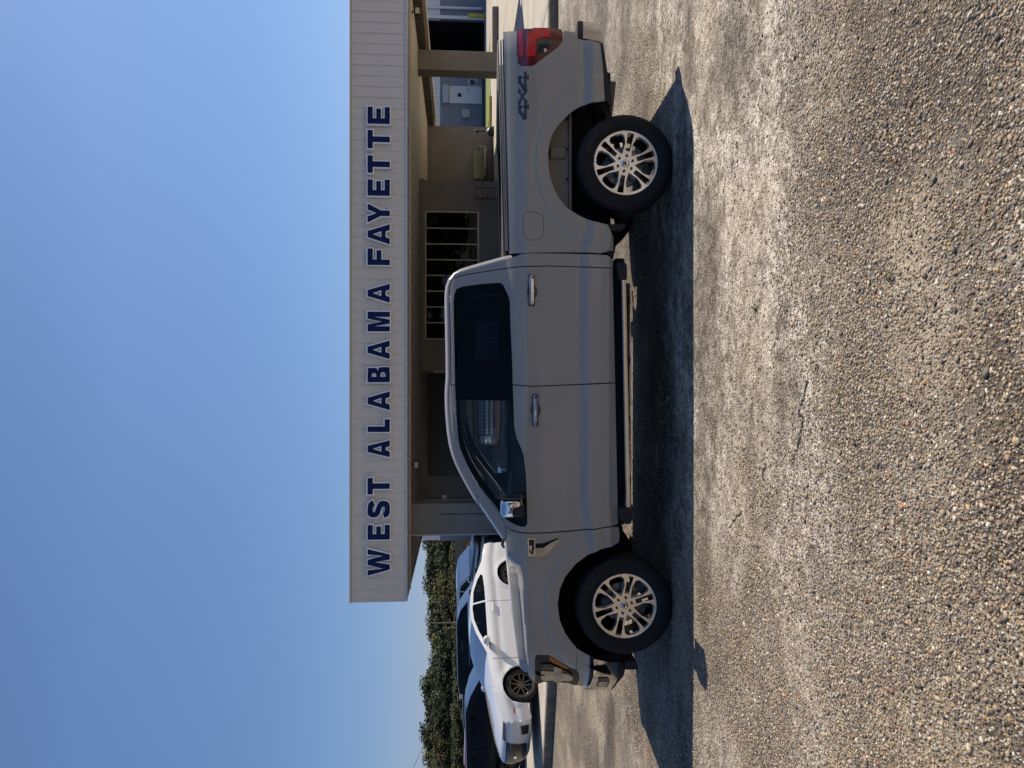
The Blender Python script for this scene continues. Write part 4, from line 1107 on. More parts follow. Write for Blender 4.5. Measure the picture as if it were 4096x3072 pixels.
_w = to_world(YC, 0); T.location = (0, _w[0], _w[1]); T.rotation_euler = (-TILT, 0, 0)
XF, _, ZF = PT(*V('D', (1537, 555))[0], 5.87); XR, _, ZR = PT(*V('B', (1742, 980))[0], 5.87)
Y0 = 5.83
ZP = [.40, .48, .515, .545, .60, .70, .725, .79, .81, .95, 1.08, 1.18, 1.235, 1.27, 1.32, 1.37, 1.41, 1.86, 1.92, 2.1]
YP = [.070, .050, .036, .022, .024, .010, .012, .040, .034, .028, .020, .0185, .0175, .024, .041, .066, .090, .285, .325, .45]
def sm(t): t = min(1.0, max(0.0, t)); return t * t * (3 - 2 * t)
def side0(x, z):
    dz = float(np.interp(x, [-1.42, -1.02, 1.13, 1.34, 1.9, 2.33], [-.085, 0, 0, -.06, -.045, -.035]))
    w = max(0.0, 1 - abs(z - .75) / .34)
    zz = z - dz * w
    y = Y0 + float(np.interp(zz, ZP, YP))
    if z > .3 and z < 1.5:
        d = math.hypot(x - XR, z - ZR); y -= .007 * sm((.773 - d) / .016) * sm((z - .52) / .15)
        d = math.hypot(x - XF, z - ZF); y -= .007 * sm((.688 - d) / .016) * sm((z - .52) / .15)
    if x < -2.22: y += 1.35 * (-2.22 - x) ** 2
    if x > 2.78: y += 1.0 * (x - 2.78) ** 2
    return y
_ze = onsurf(V('J', (700, 120), (790, 240), (838, 300), (848, 450), (858, 700), (880, 1000), (902, 1250), (926, 1500), (934, 1640)), side0)
_ze = sorted(_ze); ZEX = [p[0] for p in _ze]; ZEZ = [p[1] for p in _ze]
ZEX = [-2.8] + ZEX; ZEZ = [ZEZ[0] - .02] + ZEZ
def side(x, z):
    y = side0(x, z)
    if x < -1.25:
        t = z - float(np.interp(x, ZEX, ZEZ))
        if t > 0: y += (1.2 * t + 22 * t * t) * sm((-1.42 - x) / .25)
    return y
def S(*parts):
    pts = []
    for p in parts: pts += p
    return onsurf(pts, side)
def P_(name, pts, material, **k):
    return panel(name, pts, side, material, k.pop('parent', T), **k)
ex = []
for xc, zc, r0 in ((XR, ZR, .775), (XF, ZF, .690)):
    for dr in (-.032, -.020, -.015, -.010, -.005, 0, .006):
        rr_ = r0 + dr; n_ = int(2 * math.pi * rr_ / .02)
        ex += [(xc + rr_ * math.cos(2 * math.pi * k / n_), zc + rr_ * math.sin(2 * math.pi * k / n_)) for k in range(n_) if rr_ * math.sin(2 * math.pi * k / n_) + zc > .5]
for zk in (.693, .70, .707, .725, .745, .77, .783, .79, .797, .803, .81, .817, .52, .53, .545, .56):
    for x in np.arange(-2.6, 3.0, .022):
        dzz = float(np.interp(x, [-1.42, -1.02, 1.13, 1.34, 1.9, 2.33], [-.085, 0, 0, -.06, -.045, -.035]))
        zt_ = zk
        for _ in range(6): zt_ = zk + dzz * max(0.0, 1 - abs(zt_ - .75) / .34)
        if math.hypot(x - XR, zt_ - ZR) > .80 and math.hypot(x - XF, zt_ - ZF) > .715: ex.append((x, zt_))
EXTRA = ex
# --- fender
fender = S(V('O', (412, 682), (470, 736), (570, 766), (700, 779), (850, 779), (1000, 773), (1250, 753), (1600, 729), (1780, 697), (1825, 691)),
           V('C', (1612, 934), (1619, 1000), (1613, 1048), (1578, 1070)),
           V('D', (1452, 146), (1370, 166), (1280, 205), (1200, 265), (1130, 350), (1090, 440), (1076, 540), (1090, 650), (1128, 740), (1170, 800), (1200, 832)),
           V('M', (802, 150), (802, 455), (770, 447), (700, 424), (560, 344), (460, 279), (410, 252), (250, 247), (222, 260), (211, 300), (209, 488), (125, 408)),
           V('J', (905, 1450), (885, 1250), (870, 1050), (850, 850), (835, 680), (820, 560), (790, 480), (740, 410), (700, 370), (690, 320), (683, 250), (673, 175)),
           V('O', (413, 855)))
P_('fender', fender, M_paint, both=True, step=.028)
# --- doors
fd_ = S(V('I', (490, 99), (495, 200), (505, 350), (520, 480), (545, 600), (580, 720), (630, 840), (700, 970), (780, 1090), (860, 1200), (940, 1310), (985, 1390)),
        V('O', (400, 668), (470, 720), (570, 750), (700, 763), (850, 763), (1000, 757), (1250, 737), (1600, 713), (1780, 680), (1825, 675)),
        V('C', (1607, 914), (1600, 600), (1592, 200), (1588, 0)),
        V('A', (1530, 1274), (1240, 1287), (950, 1299), (850, 1301), (706, 1289)),
        V('C', (836, 0), (838, 100), (842, 200), (860, 280), (890, 350), (912, 410), (920, 480), (928, 550), (933, 700), (938, 850), (938, 912), (922, 936), (890, 934), (838, 914),
          (788, 884), (736, 832), (697, 772), (637, 702), (557, 592), (497, 492), (457, 402), (432, 300), (422, 200), (415, 100), (412, 0)),
        V('A', (246, 1400), (242, 1289)))
rd_ = S(V('A', (1510, 354), (1300, 342), (1220, 340), (1000, 334), (850, 336), (700, 346), (550, 368), (400, 392), (300, 409), (242, 428), (213, 457), (203, 500), (201, 600), (208, 900), (214, 1281),
          (242, 1281), (238, 1050), (235, 900), (231, 620), (236, 560), (252, 515), (300, 495), (450, 474), (600, 463), (628, 478), (652, 530), (672, 570), (683, 610), (688, 800), (702, 1100), (706, 1281),
          (850, 1293), (950, 1291), (1240, 1278), (1529, 1265)))
def ell(cx, cz, rx, rz, n=20, e=2.0):
    out = []
    for k in range(n):
        a = 2 * math.pi * k / n; c, s = math.cos(a), math.sin(a)
        out.append((cx + rx * math.copysign(abs(c) ** (2 / e), c), cz + rz * math.copysign(abs(s) ** (2 / e), s)))
    return out
cups = []
for vpts in (V('T', (490, 560)), [(2142, 1640)]):
    cups.append(onsurf(vpts, side)[0])
rc, fc = cups
front_door = P_('door', fd_, M_paint, both=True, step=.03, holes=[ell(fc[0], fc[1], .062, .045)])
rear_door = P_('door', rd_, M_paint, both=True, step=.03, holes=[ell(rc[0], rc[1], .062, .045)])
for (cx, cz), doors in ((fc, front_door), (rc, rear_door)):
    for sgn, dobj in zip((1, -1), doors):
        yy = lambda y: y if sgn > 0 else 2 * YC - y
        mb = MB().grid(lambda u, v: (cx + .062 * u * math.cos(v * 6.2832), yy(side(cx + .062 * u * math.cos(v * 6.2832), cz + .045 * u * math.sin(v * 6.2832)) + .028 * (1 - u ** 2.5)), cz + .045 * u * math.sin(v * 6.2832)), 6, 20)
        mb.build('handle_cup', M_paint, dobj, True)
# handles
def handle(x0, x1, zc, dobj, sgn, key=False):
    yy = lambda y: y if sgn > 0 else 2 * YC - y
    sec = [(-.004, -.021), (-.024, -.018), (-.037, .004), (-.032, .012), (-.018, .020), (-.002, .020), (.006, 0)]
    L = x1 - x0; st_ = [0, .012, .03, .5 * L, L - .03, L - .012, L]; sc = [.6, .95, 1, 1, 1, .95, .6]
    mb = MB()
    n = len(sec)
    for s_, k in zip(st_, sc):
        x = x0 + s_; base = side(x, zc) - .012
        for a, b in sec: mb.v.append((x, yy(base + a * k), zc + b * k))
    for i in range(len(st_) - 1):
        for j in range(n): mb.f.append((i * n + j, i * n + (j + 1) % n, (i + 1) * n + (j + 1) % n, (i + 1) * n + j))
    mb.f.append(tuple(range(n))); mb.f.append(tuple((len(st_) - 1) * n + j for j in range(n)))
    h = mb.build('handle', M_chrome, dobj)
    MB().cbox(x0 - .006, x1 + .006, min(yy(side(x0, zc) - .006), yy(side(x0, zc) + .004)), max(yy(side(x0, zc) - .006), yy(side(x0, zc) + .004)), zc - .025, zc + .025, .004).build('gasket', M_blkm, h)
    if key:
        MB().lathe([(0, -.003), (.008, -.002), (.009, 0)], 12, (x0 + L * .92, yy(side(x0, zc) - .047), zc), 'y').build('lock', M_blkm, h, True)
a, b = onsurf([(2126, 1221), (2126, 1102)], side); [handle(a[0], b[0], (a[1] + b[1]) / 2, d, s) for d, s in zip(rear_door, (1, -1))]
a, b = onsurf([(2142, 1700), (2140, 1580)], side); [handle(a[0], b[0], (a[1] + b[1]) / 2, d, s, True) for d, s in zip(front_door, (1, -1))]
EXTRA = None
# --- window surrounds and glass, both doors (black surround recessed, glass deeper)
wout = S(V('C', (836, 0), (838, 100), (842, 200), (860, 280), (890, 350), (912, 410), (920, 480), (928, 550), (933, 700), (938, 850), (938, 912), (922, 936), (890, 934), (838, 914),
           (788, 884), (736, 832), (697, 772), (637, 702), (557, 592), (497, 492), (457, 402), (432, 300), (422, 200), (415, 100), (412, 0)),
         V('A', (246, 1400), (242, 1289), (238, 1050), (235, 900), (231, 620), (236, 560), (252, 515), (300, 495), (450, 474), (600, 463), (628, 478), (652, 530), (672, 570), (683, 610), (688, 800), (702, 1100), (706, 1289)))
g_rear = S(V('A', (250, 1170), (248, 1050), (245, 900), (241, 640), (246, 570), (262, 527), (305, 507), (450, 487), (590, 476), (615, 488), (638, 535), (658, 575), (670, 615), (676, 800), (688, 1100), (691, 1165)))
g_front = S(V('I', (558, 236), (562, 330), (575, 450), (592, 560), (622, 680), (668, 790), (735, 910), (812, 1030), (868, 1115), (905, 1172)),
            V('O', (195, 322), (330, 325), (640, 320), (662, 300), (664, 180), (660, 60)),
            V('I', (1167, 780), (1130, 680), (1090, 560), (1062, 430), (1053, 330), (1050, 245)))
P_('window_surround', wout, mat('gloss_black_pillar', (.004, .004, .005), .12, spec=.22), both=True, holes=[g_rear, g_front], push=-.006, thick=.03, step=.05)
gr = P_('window_glass', g_rear, M_gdark, both=True, push=-.014, thick=.003, step=.06)
gf = P_('window_glass', g_front, M_gclear, both=True, push=-.014, thick=.003, step=.06)
# window sticker seen through the privacy glass
sk = onsurf(V('H', (833, 508), (1090, 512), (1086, 932), (829, 930)), side)
lab = P_('price_sticker', sk, mat('sticker_paper', (.85, .88, .92), .7), parent=gr[0], push=-.022, thick=.001, step=.2)
mbk = MB()
(ax, az), (bx_, bz), (cx_, cz_), (dx_, dz_) = sk
for i in range(7):
    u0 = .10 + .12 * i
    mbk.quad(*[(ax + (dx_ - ax) * u + (bx_ - ax) * v, side(ax + (dx_ - ax) * u, az + (bz - az) * v) + .0195, az + (dz_ - az) * u + (bz - az) * v) for u, v in ((u0, .55), (u0, .92), (u0 + .06, .92), (u0 + .06, .55))])
mbk.build('sticker_print', mat('sticker_ink', (.55, .57, .60), .7), lab[0])
# --- cab outer ring (A pillar, roof rail, C pillar)
Epts = V('O', (405, 830), (300, 672), (150, 452), (0, 226)) + V('I', (780, 1240), (700, 1110), (620, 960), (560, 850), (522, 760), (502, 680), (489, 600), (476, 480), (466, 350), (461, 200), (459, 100)) + \
    V('A', (201, 1280), (196, 900), (189, 600), (190, 500), (202, 440), (240, 392), (400, 345), (550, 303), (650, 276), (702, 262))
Esurf = onsurf(Epts, side0)
inner = onsurf(V('A', (1512, 346), (1300, 334), (1220, 332), (1000, 326), (850, 328), (700, 338), (550, 360), (400, 384), (300, 401), (240, 420), (207, 451), (196, 500), (194.5, 600), (201, 900), (208, 1280)) +
               V('I', (486, 99), (491, 200), (501, 350), (516, 480), (541, 602), (576, 722), (626, 843), (696, 973), (776, 1093), (856, 1203), (936, 1313), (981, 1394)) + V('O', (404, 672)), side0)
rear_edge = onsurf(V('A', (780, 232), (850, 228), (1200, 232), (1460, 242), (1490, 258), (1512, 292)), side0)
# keep the rail between door gap and crease at least 6 mm wide
ring = [(p[0], p[1]) for p in Esurf] + rear_edge + inner
panel('cab_side', ring, side0, M_paint, T, both=True, step=.02, thick=.03)
# roof / windscreen / back: rows rolled from the crease
n_E = len(Esurf)
Ed = []
for i in range(n_E - 1):
    a, b = Esurf[i], Esurf[i + 1]; k = max(1, int(math.hypot(b[0] - a[0], b[1] - a[1]) / .05))
    for j in range(k): Ed.append((a[0] + (b[0] - a[0]) * j / k, a[1] + (b[1] - a[1]) * j / k))
Ed.append(Esurf[-1])
for _ in range(2): Ed = [Ed[0]] + [((Ed[i - 1][0] + 2 * Ed[i][0] + Ed[i + 1][0]) / 4, (Ed[i - 1][1] + 2 * Ed[i][1] + Ed[i + 1][1]) / 4) for i in range(1, len(Ed) - 1)] + [Ed[-1]]
NR = []
for i in range(len(Ed)):
    a = Ed[max(0, i - 1)]; b = Ed[min(len(Ed) - 1, i + 1)]; d = Vector((b[0] - a[0], b[1] - a[1])).normalized(); NR.append(Vector((-d.y, d.x)))
def wgt(i):   # section kind along the curve: 0 windscreen, 1 roof, 2 back
    d = NR[i]; return 0 if d.x < -.35 else (2 if d.x > .45 else 1)
BUL = [{0: .045, 1: .03, 2: .02}[wgt(i)] for i in range(len(Ed))]
for _ in range(6): BUL = [BUL[0]] + [(BUL[i - 1] + BUL[i] + BUL[i + 1]) / 3 for i in range(1, len(BUL) - 1)] + [BUL[-1]]
# the rows: (normal offset, inward y)
ROLL = [(0, 0), (.014, .005), (.025, .018), (.033, .036), (.038, .055)]
def row(i, j, far=False):
    x, z = Ed[i]; n = NR[i]
    if j < len(ROLL): o, dy = ROLL[j]
    else:
        t = (j - len(ROLL) + 1) / 8.0; yb = side0(x, z) + .055
        dy = .055 + (YC - yb) * t
        wk = BUL[i]
        o = .038 + wk * (1 - (1 - t) ** 2)
    y = side0(x, z) + dy
    return (x + n.x * o, (2 * YC - y) if far else y, z + n.y * o)
def strip(i0, i1, j0, j1, name, material, parent=T, inset=0.0):
    mb = MB(); sides_ = ((False,), (True,)) if j1 < NJ else ((False, True),)
    if len(sides_) == 2:
        return [strip_side(i0, i1, j0, j1, name, material, parent, inset, s_) for s_ in sides_]
    return strip_side(i0, i1, j0, j1, name, material, parent, inset, sides_[0])
def strip_side(i0, i1, j0, j1, name, material, parent, inset, fars):
    mb = MB()
    for far in fars:
        b = len(mb.v); nj = j1 - j0 + 1
        for i in range(i0, i1 + 1):
            for j in range(j0, j1 + 1):
                p = row(i, j, far); n = NR[i]; mb.v.append((p[0] - n.x * inset, p[1], p[2] - n.y * inset))
        for i in range(i1 - i0):
            for j in range(nj - 1):
                q = (b + i * nj + j, b + (i + 1) * nj + j, b + (i + 1) * nj + j + 1, b + i * nj + j + 1)
                mb.f.append(q if far else q[::-1])
    return mb.build(name, material, parent, True)
NJ = len(ROLL) + 7
kinds = [wgt(i) for i in range(len(Ed))]
i_r0 = next(i for i in range(len(Ed)) if kinds[i] == 1 and i > 3)
i_b0 = next((i for i in range(i_r0, len(Ed)) if kinds[i] == 2), len(Ed) - 4)
M_ptrim = mat('pillar_trim_sky_sheen', (0.40, 0.43, 0.45), 0.22, .5, coat=1.0)  # trim coloured pale to imitate sky reflected along the windscreen edge
strip(0, i_r0, 0, 1, 'pillar_edge', M_paint); strip(0, i_r0, 1, 4, 'pillar_molding', M_ptrim)
strip(0, i_r0, 4, NJ, 'windscreen', M_gwind)
strip(i_r0, i_b0, 0, NJ, 'roof', M_paint)
strip(i_b0, len(Ed) - 1, 0, 6, 'rear_pillar', M_paint)
strip(i_b0, len(Ed) - 1, 6, NJ, 'rear_window', M_gdark)
# wipers / cowl bits at the foot of the windscreen
cwl = PT(*V('O', (400, 900))[0], 6.02)
mbw = MB().tube([(cwl[0] + .03, 5.99, cwl[2] + .012), (cwl[0] - .02, 6.05, cwl[2] + .025), (cwl[0] - .06, 6.12, cwl[2] + .01)], .012, 6)
mbw.build('wiper_arm', M_blkm, T, True)
# --- bed side
bed_top = [(2013, 127), (2016, 240), (2024, 482), (2030, 700), (2035, 900), (2037.5, 1015)]
bed = onsurf(bed_top + V('Q', (600, 1414), (850, 1407), (1120, 1407), (1382, 1417)) + V('A', (1460, 216), (1515, 205), (1514, 100)) + V('B', (1650, 1395), (1628, 1354)) +
             V('Q', (1382, 1082), (1300, 1060), (1220, 1035), (1150, 1000), (1060, 945), (1000, 900), (930, 810), (880, 720), (835, 590), (812, 450), (808, 320), (825, 190), (860, 90), (918, 3)) +
             V('N', (1030, 1562), (1090, 1502), (1160, 1450), (1250, 1405), (1340, 1370), (1450, 1350), (1558, 1336), (1534, 900), (1500, 577), (1350, 535), (1192, 512), (1176, 490), (1157, 430), (1010, 403),
               (1003, 540), (932, 624), (803, 724), (693, 804), (622, 864), (560, 877), (448, 873), (405, 843), (396, 700), (391, 430), (394, 412)), side)
fuel = onsurf(V('Q', (537, 1000), (560, 967), (605, 960), (660, 962), (720, 987), (753, 1030), (759, 1100), (755, 1200), (733, 1248), (690, 1269), (600, 1269), (552, 1238), (538, 1180)), side)
EXTRA = ex
panel('bed_side', bed, side, M_paint, T, both=True, step=.028, holes=[offset_poly(fuel, .0035)])
EXTRA = None
panel('fuel_door', fuel, side, M_paint, T, step=.03)
# inner bed liner in body colour, ribs, dark below
zl = PT(*V('B', (1395, 980))[0], 6.05)[2]
lin = [(XR + .68 * math.cos(a), ZR + .68 * math.sin(a)) for a in np.linspace(.2, math.pi - .2, 30) if ZR + .68 * math.sin(a) > zl + .004]
lin = [(lin[0][0], zl)] + lin + [(lin[-1][0], zl)]
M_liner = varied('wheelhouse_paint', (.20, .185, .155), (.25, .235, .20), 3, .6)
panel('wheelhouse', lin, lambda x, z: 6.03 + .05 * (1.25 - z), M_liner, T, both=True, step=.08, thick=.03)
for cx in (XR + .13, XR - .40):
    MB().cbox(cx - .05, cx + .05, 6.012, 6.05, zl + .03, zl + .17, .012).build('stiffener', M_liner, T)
for k in range(4):
    MB().lathe([(0, 0), (.011, 0), (.011, -.004)], 10, (XR + .42 - k * .26, 6.028, zl + .016), 'y').build('plug', M_under, T)
MB().box(XR - .62, XR + .60, 6.02, 6.06, zl - .02, zl - .002).build('liner_flange', M_liner, T)
# arch tunnels
def tunnel(xc, zc, r, name):
    mb = MB()
    for sgn in (1, -1):
        b = len(mb.v); n = 24
        for k in range(n + 1):
            a = .17 + (math.pi - .34) * k / n
            for y in (5.885, 6.55): mb.v.append((xc + r * math.cos(a), y if sgn > 0 else 2 * YC - y, zc + r * math.sin(a)))
        for k in range(n): mb.f.append((b + 2 * k, b + 2 * k + 1, b + 2 * k + 3, b + 2 * k + 2))
    mb.build(name, M_under, T, True)
tunnel(XF, ZF + .01, .595, 'wheel_arch_liner'); tunnel(XR, ZR + .01, .70, 'wheel_arch_liner')
# --- dark inner body so no light leaks through the gaps
MB().box(-1.22, 1.06, 5.965, 2 * YC - 5.965, .50, .62).build('floor_pan', M_under, T)
MB().box(-1.22, 1.06, 5.965, 6.0, .62, 1.36).box(-1.22, 1.06, 2 * YC - 6.0, 2 * YC - 5.965, .62, 1.36).build('door_lining', mat('interior_dark', (.018, .019, .021), .7), T)
MB().box(-2.42, -1.26, 6.46, 2 * YC - 6.46, .55, 1.02).build('engine_bay', M_under, T)
MB().box(-2.60, -2.42, 6.12, 2 * YC - 6.12, .45, 1.02).build('radiator', M_under, T)
MB().box(1.09, 2.86, 6.30, 2 * YC - 6.30, .62, 1.30).build('bed_box', M_under, T)
MB().box(1.09, 1.15, 5.93, 2 * YC - 5.93, .55, 1.38).box(2.80, 2.88, 5.95, 2 * YC - 5.95, .58, 1.38).build('bed_bulkhead', M_under, T)
MB().cbox(-2.5, 2.85, 6.38, 6.50, .44, .58, .01).build('frame_rail', M_under, T); MB().cbox(-2.5, 2.85, 2 * YC - 6.50, 2 * YC - 6.38, .44, .58, .01).build('frame_rail', M_under, T)
MB().tube([(XR, 6.0, ZR - .03), (XR, 2 * YC - 6.0, ZR - .03)], .06, 10).lathe([(0, -.16), (.1, -.14), (.15, 0), (.1, .14), (0, .16)], 14, (XR, YC, ZR - .03), 'y').build('rear_axle', M_under, T, True)
MB().tube([(XR - .75, 6.34, .46), (XR - .3, 6.34, .36), (XR, 6.34, .34), (XR + .35, 6.34, .40), (XR + .62, 6.34, .52)], .03, 6).build('leaf_spring', M_under, T, True)
MB().tube([(XR + .28, 6.2, .72), (XR + .16, 6.25, .36)], [.028, .034], 10).build('shock_absorber', mat('shock_grey', (.10, .10, .10), .4), T, True)
MB().tube([(-.5, 6.9, .42), (1.2, 6.9, .42), (2.3, 6.6, .46), (2.75, 6.35, .44)], .045, 8).lathe([(0, -.3), (.12, -.29), (.12, .29), (0, .3)], 12, (.6, 6.9, .42), 'x').build('exhaust', mat('exhaust_steel', (.10, .09, .08), .5, .6), T, True)
MB().lathe([(.16, -.11), (.36, -.11), (.395, -.06), (.395, .06), (.36, .11), (.16, .11)], 30, (2.35, YC, .55), 'z').build('spare_tyre', M_tyre, T, True)
MB().cbox(-2.45, -1.25, 6.2, 2 * YC - 6.2, .36, .46, .02).build('skid_plate', M_under, T)
MB().tube([(XF, 6.05, ZF - .02), (XF, 2 * YC - 6.05, ZF - .02)], .045, 8).build('front_axle', M_under, T, True)
# sill below the doors
mbq = MB().cbox(-1.2, 1.07, 5.93, 6.05, .395, .485, .012); mbq.build('sill', M_under, T)
for x in (-.8, -.3, .2, .7):
    MB().box(x - .03, x + .03, 5.82, 6.05, .37, .41).build('step_bracket', M_under, T)
# --- hood
sl = onsurf(V('J', (673, 171), (683, 250), (690, 320), (700, 366), (740, 405), (790, 475), (820, 555), (836, 680), (850, 850), (870, 1050), (885, 1250), (905, 1450), (926, 1562)) + V('M', (205, 489)), side)
sil = [PT(ix, iy, 6.16) for ix, iy in V('J', (668, 168), (690, 300), (700, 450), (712, 600), (728, 780), (745, 950), (768, 1150), (792, 1330), (815, 1470), (838, 1560), (870, 1620), (905, 1650), (935, 1667))]
slX = [p[0] for p in sl]; sX = [p[0] for p in sil]
NS = 34
hx = sorted(set([round(sl[-1][0] + (sl[0][0] - sl[-1][0]) * (k / NS), 4) for k in range(NS + 1)] + [round(sl[q][0] + (sl[q + 1][0] - sl[q][0]) * t, 4) for q in range(len(sl) - 1) for t in (.25, .5, .75, 1.0)])); NS = len(hx) - 1
sl_r = sorted(sl); sil_r = sorted([(p[0], p[2]) for p in sil])
def hood_row(x, j):
    zs = float(np.interp(x, [p[0] for p in sl_r], [p[1] for p in sl_r])); ys_ = side(x, zs) + .004
    zc = float(np.interp(x, [p[0] for p in sil_r], [p[1] for p in sil_r])); zc = max(zc, zs + .004)
    h = zc - zs
    yy = [0, .010, .045, .058, .078, .10, .25]; zz = [0, .003, min(.008, h * .3), min(.02, h * .4), h * .93, h, h + .004]
    if j < 7: return (x, ys_ + yy[j], zs + zz[j])
    t = (j - 6) / 6.0; y1 = ys_ + .25
    return (x - .10 * t * max(0, (-1.9 - x) / .8) , y1 + (YC - y1) * t, zs + h + .004 + .012 * math.sin(t * math.pi / 2))
mb = MB()
for far in (False, True):
    b = len(mb.v); nj = 13
    for x in hx:
        for j in range(nj):
            p = hood_row(x, j); mb.v.append((p[0], 2 * YC - p[1] if far else p[1], p[2]))
    for i in range(NS):
        for j in range(nj - 1):
            q = (b + i * nj + j, b + (i + 1) * nj + j, b + (i + 1) * nj + j + 1, b + i * nj + j + 1); mb.f.append(q[::-1] if far else q)
hood = mb.build('hood', M_paint, T, True)
# front face: header, grille, bars
xg = hx[0]
mbh = MB()
for far in (False, True):
    b = len(mbh.v)
    for j in range(13):
        p = hood_row(xg, j); y = 2 * YC - p[1] if far else p[1]
        for dx, dz in ((0, 0), (-.035, -.03), (-.04, -.09)): mbh.v.append((p[0] + dx, y, p[2] + dz))
    for j in range(12):
        for k in range(2):
            q = (b + j * 3 + k, b + j * 3 + k + 1, b + (j + 1) * 3 + k + 1, b + (j + 1) * 3 + k); mbh.f.append(q if far else q[::-1])
mbh.build('hood_front', M_paint, T, True)
MB().cbox(xg - .10, xg + .1, 6.30, 2 * YC - 6.30, .74, 1.06, .03).build('grille', M_blk, T)
for k in range(3): MB().cbox(xg - .13, xg - .08, 6.28, 2 * YC - 6.28, .80 + k * .09, .83 + k * .09, .01).build('grille_bar', M_chrome, T)
# --- lower cover, lamp, bumper
cov = onsurf(V('M', (806, 155), (900, 215), (993, 264), (996, 400), (993, 480), (975, 620), (950, 692), (842, 694), (842, 530), (824, 492), (806, 470)), side)
panel('bumper_cover', cov, side, M_paint, T, both=True, step=.03)
hs = onsurf(V('M', (216, 300), (225, 267), (250, 255), (408, 260), (458, 287), (558, 352), (698, 432), (788, 463), (817, 492), (835, 530), (835, 688), (765, 685), (690, 655), (340, 640), (262, 668), (214, 636)), side)
hl = panel('headlight', hs, side, M_blk, T, both=True, push=-.008, step=.04, thick=.12)
M_lens = mat('lamp_chrome', (.50, .48, .46), 0.2, metal=1.0)
for pts, nm, mt, pu in ((((298, 470), (480, 480), (480, 605), (340, 612), (300, 580)), 'lamp_lens', M_lens, .012), (((600, 500), (690, 520), (752, 560), (745, 600), (690, 618), (600, 612)), 'lamp_lens', M_lens, .012),
                    (((480, 400), (520, 410), (590, 440), (600, 620), (540, 640), (478, 618)), 'light_bar', mat('lamp_bar', (.42, .42, .43), .15, metal=1.0), .022),
                    (((300, 385), (430, 375), (478, 395), (478, 470), (298, 462)), 'lamp_projector', mat('smoked', (.02, .02, .022), .1, coat=1), .006),
                    (((600, 448), (700, 500), (745, 540), (742, 556), (690, 516), (600, 494)), 'lamp_projector', mat('smoked', (.02, .02, .022), .1, coat=1), .006)):
    panel(nm, onsurf(V('M', *pts), side), side, mt, hl[0], push=pu, step=.05, thick=.01)
panel('side_marker', onsurf(V('M', (400, 268), (440, 276), (560, 352), (695, 435), (688, 447), (640, 440), (560, 408), (480, 366), (432, 325)), side), side, mat('amber_lens', (.42, .11, .012), .15, coat=1), hl[0], push=.004, step=.05, thick=.01)
panel('hood_tip', onsurf(V('M', (214, 495), (260, 560), (262, 668), (205, 640), (150, 590), (127, 552), (127, 415), (205, 492)), side), side, M_paint, T, push=-.01, step=.04)
def fbump(x, z): return 5.885 + (1.5 * (-2.25 - x) ** 2 if x < -2.25 else 0) + .6 * max(0, .66 - z) ** 2 * 2
def bmp(name, pts, mt, push=0.0, **k): return panel(name, onsurf(V('M', *pts), fbump), fbump, mt, k.pop('parent', T), push=push, both=k.pop('both', True), **k)
bmp('bumper_gap', ((997, 262), (1062, 300), (1068, 420), (1055, 560), (1015, 665), (930, 702), (950, 690), (978, 620), (997, 480)), M_blkm, -.012, thick=.05)
chb = bmp('front_bumper', ((1066, 308), (1200, 338), (1395, 356), (1393, 480), (1385, 600), (1330, 700), (1290, 742), (1100, 752), (985, 752), (925, 716), (1015, 672), (1056, 565), (1072, 425)), M_chrome2, 0, step=.025, thick=.03)
bmp('bumper_top_edge', ((1050, 305), (1069, 308), (1076, 425), (1062, 570), (1020, 680), (1000, 745), (930, 745), (918, 716), (1000, 665), (1040, 560), (1056, 425)), M_chrome, .010, step=.03, thick=.03)
fg = bmp('fog_light', ((1110, 572), (1260, 570), (1282, 600), (1272, 650), (1245, 702), (1085, 700), (1100, 655), (1112, 620)), M_blk, .008, thick=.03, parent=chb[0], both=False)
bmp('fog_lens', ((1130, 625), (1240, 620), (1240, 670), (1215, 694), (1105, 690)), mat('fog_glass', (.05, .05, .05), .08, coat=1), .012, thick=.01, parent=fg[0], both=False)
bmp('lower_valance', ((1397, 352), (1447, 346), (1505, 380), (1500, 470), (1470, 560), (1400, 640), (1330, 735), (1300, 742), (1390, 600), (1397, 480)), M_blkm, 0, thick=.10)
ad = onsurf(V('M', (1500, 335), (1610, 330), (1650, 345), (1685, 400), (1680, 450), (1650, 458), (1500, 458)), lambda x, z: 5.95)
MB().prism(ad, 5.95, 2 * YC - 5.95).build('air_dam', M_blkm, T)
vb = onsurf(V('D', (1300, 900), (1450, 880), (1500, 885), (1520, 905), (1520, 940), (1400, 930)), lambda x, z: 6.0)
MB().prism(vb, 6.0, 6.12).build('splash_guard', M_under, T)
# --- tail lamp
tl = onsurf(V('N', (397, 430), (412, 402), (460, 387), (590, 382), (622, 370), (830, 372), (980, 392), (1001, 440), (998, 538), (928, 618), (798, 718), (688, 798), (618, 858), (558, 870), (450, 866), (411, 838), (402, 700)), side)
M_rdk = mat('lamp_red_dark', (.15, .008, .013), .08, coat=1); M_rbr = mat('lamp_red', (.68, .010, .018), .1, coat=1)
tlo = panel('taillight', tl, side, M_rdk, T, both=True, step=.03, thick=.05, push=.004)
panel('lamp_element', onsurf(V('N', (520, 480), (595, 405), (630, 378), (828, 378), (828, 495), (720, 495), (640, 540), (635, 740), (525, 765), (512, 690)), side), side, M_rbr, tlo[0], push=.008, step=.04, thick=.004)
panel('lamp_strip', onsurf(V('N', (405, 440), (425, 410), (462, 400), (470, 560), (472, 745), (440, 760), (415, 700)), side), side, M_rbr, tlo[0], push=.010, step=.04, thick=.004)
